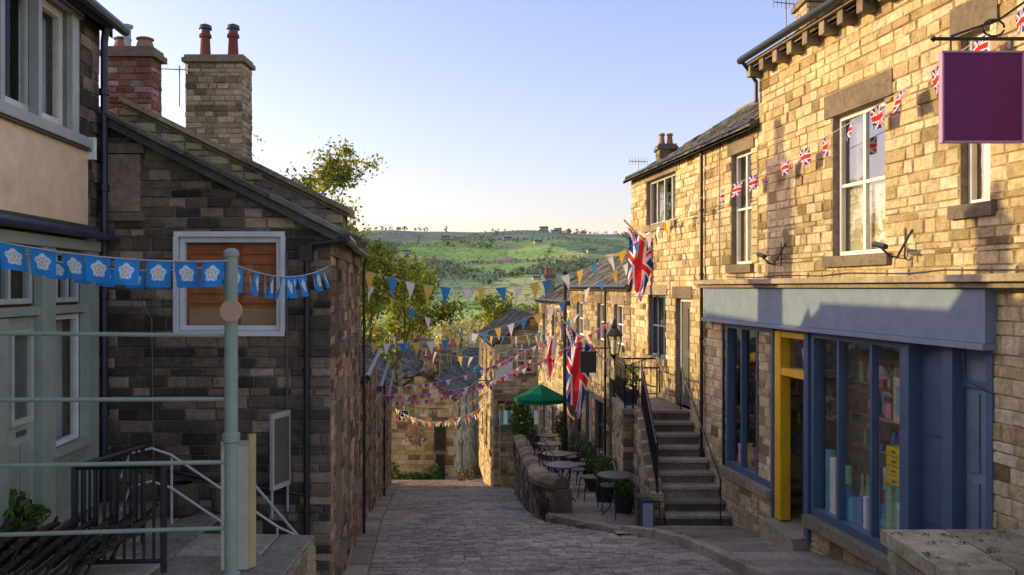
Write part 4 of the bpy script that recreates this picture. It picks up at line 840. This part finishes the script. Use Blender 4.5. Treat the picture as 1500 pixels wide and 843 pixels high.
mb=MB(); leafball(mb,(.28,26.3,dk(26)+1.0),(.45,.9,.75),1100,.1,PG,shell=.5); mb.box(W,.05,.55,dk(26),dk(26)+.5,25.6,27,'matte',(.1,.08,.06)); mb.build('hedge')
mb=MB(); leafball(mb,(.6,24.9,dk(24.9)+.5),(.25,.5,.4),500,.08,PG+[(.5,.1,.12)],shell=.4); leafball(mb,(1.55,26,dk(26)+.8),(.3,.5,.6),500,.08,PG,shell=.4); mb.build('shrub')
mb=MB(); leafball(mb,(2.35,18.9,-3.9),(.3,.35,.45),300,.08,PG); mb.build('climbing_plant')
# ------------------------------------------------------------ trees
def tree(name,base,h,cr,nl,sz,pal,seed,lean=(0,0),cl=.06):
    random.seed(seed); mb=MB(); base=V(base); tips=[]
    def limb(p,d,L,r,dep):
        pts=[p];q=p.copy();dd=d.copy()
        for i in range(4):
            dd=(dd+V((R(-.18,.18),R(-.18,.18),R(-.02,.14)))).normalized(); q=q+dd*L/4; pts.append(q.copy())
        mb.tube(pts,r,'matte',(.12,.09,.065),6,r1=r*.45,cap=False)
        if dep==0: tips.append(q); tips.append(pts[2]); return
        for k in range(3):
            s=pts[random.choice([2,3,4,4])]; nd=(dd+V((R(-1,1),R(-1,1),R(-.25,.6)))*cr).normalized(); limb(s,nd,L*R(.55,.78),r*.5,dep-1)
    limb(base,V((lean[0],lean[1],1)).normalized(),h*.42,h*.018,4)
    per=max(1,nl//len(tips))
    for t in tips:
        col=random.choice(pal); rr=h*cl*R(.5,1.4)
        leafball(mb,t,(rr,rr,rr*.8),int(per*R(.3,1.6)),sz,[col,random.choice(pal)],shell=.1)
    mb.build(name); random.seed(seed+1)
PT=[(.30,.33,.045),(.42,.41,.06),(.22,.28,.04),(.15,.20,.035),(.50,.44,.08)]
tree('broadleaf_tree',(-8.0,34,-7.2),13.5,.75,13000,.16,PT,3,cl=.07)
tree('broadleaf_tree',(-7.6,37,-8.6),13.5,.65,15000,.17,PT,11,cl=.07)
tree('broadleaf_tree',(-10.5,39,-8.5),15,.75,9000,.18,PT,14,cl=.07)
tree('broadleaf_tree',(-7.0,41,-9.3),11.5,.65,12000,.18,PT,17,cl=.075)
tree('broadleaf_tree',(-9.0,75,-18),18,.85,6000,.35,PT,21)
PB=[(.66,.6,.27),(.55,.54,.17),(.72,.66,.42),(.36,.40,.1)]
tree('broadleaf_tree',(7,95,-22),23,.8,6000,.42,PT,22,cl=.075)
tree('broadleaf_tree',(-3,112,-25),24,.85,6500,.45,PB,25,cl=.075)
tree('broadleaf_tree',(4,125,-28),26,.85,6500,.5,PT,26,cl=.075)
tree('broadleaf_tree',(-12,120,-27),26,.85,6500,.5,PT,27,cl=.075)
tree('broadleaf_tree',(-6,150,-32),28,.85,6500,.55,PB,28,cl=.075)
# ------------------------------------------------------------ light, sky, camera
el=math.radians(13); al=math.radians(14)
sd=V((-math.cos(al)*math.cos(el),math.sin(al)*math.cos(el),math.sin(el)))
ld=bpy.data.lights.new('sun','SUN'); ld.energy=5; ld.angle=math.radians(.5); ld.color=(1,.78,.36)
lo=bpy.data.objects.new('sun',ld); SC.collection.objects.link(lo); lo.rotation_euler=sd.to_track_quat('Z','Y').to_euler()
w=bpy.data.worlds.new('World'); SC.world=w; w.use_nodes=True; N=w.node_tree.nodes; L=w.node_tree.links
sk=N.new('ShaderNodeTexSky'); sk.sky_type='NISHITA'; sk.sun_disc=False; sk.sun_elevation=el; sk.sun_rotation=math.atan2(sd.x,sd.y); sk.air_density=1.0; sk.dust_density=1.2; sk.ozone_density=2.0; sk.altitude=250
tc=N.new('ShaderNodeTexCoord'); sx=N.new('ShaderNodeSeparateXYZ'); L.new(tc.outputs['Generated'],sx.inputs[0])
rp=ramp(N,[(0,(.46,.34,.32)),(.08,(.48,.355,.35)),(.2,(.54,.40,.42)),(.34,(.56,.425,.475)),(1,(.98,.70,.58))]); L.new(sx.outputs['Z'],rp.inputs['Fac'])
vm=N.new('ShaderNodeVectorMath'); vm.operation='MULTIPLY'; L.new(sk.outputs[0],vm.inputs[0]); L.new(rp.outputs['Color'],vm.inputs[1])
vs_=N.new('ShaderNodeVectorMath'); vs_.operation='SCALE'; L.new(vm.outputs[0],vs_.inputs[0]); vs_.inputs['Scale'].default_value=4.95
L.new(vs_.outputs[0],N['Background'].inputs['Color']); N['Background'].inputs['Strength'].default_value=.15
cam=bpy.data.cameras.new('camera'); cam.lens=30; cam.sensor_width=36; cam.clip_end=12000; co=bpy.data.objects.new('camera',cam); SC.collection.objects.link(co); co.rotation_euler=(math.pi/2,0,0); SC.camera=co
SC.view_settings.view_transform='Standard'; SC.view_settings.look='None'; SC.view_settings.exposure=0
print('faces',sum(len(o.data.polygons) for o in SC.objects if o.type=='MESH'),'trees',cnt)
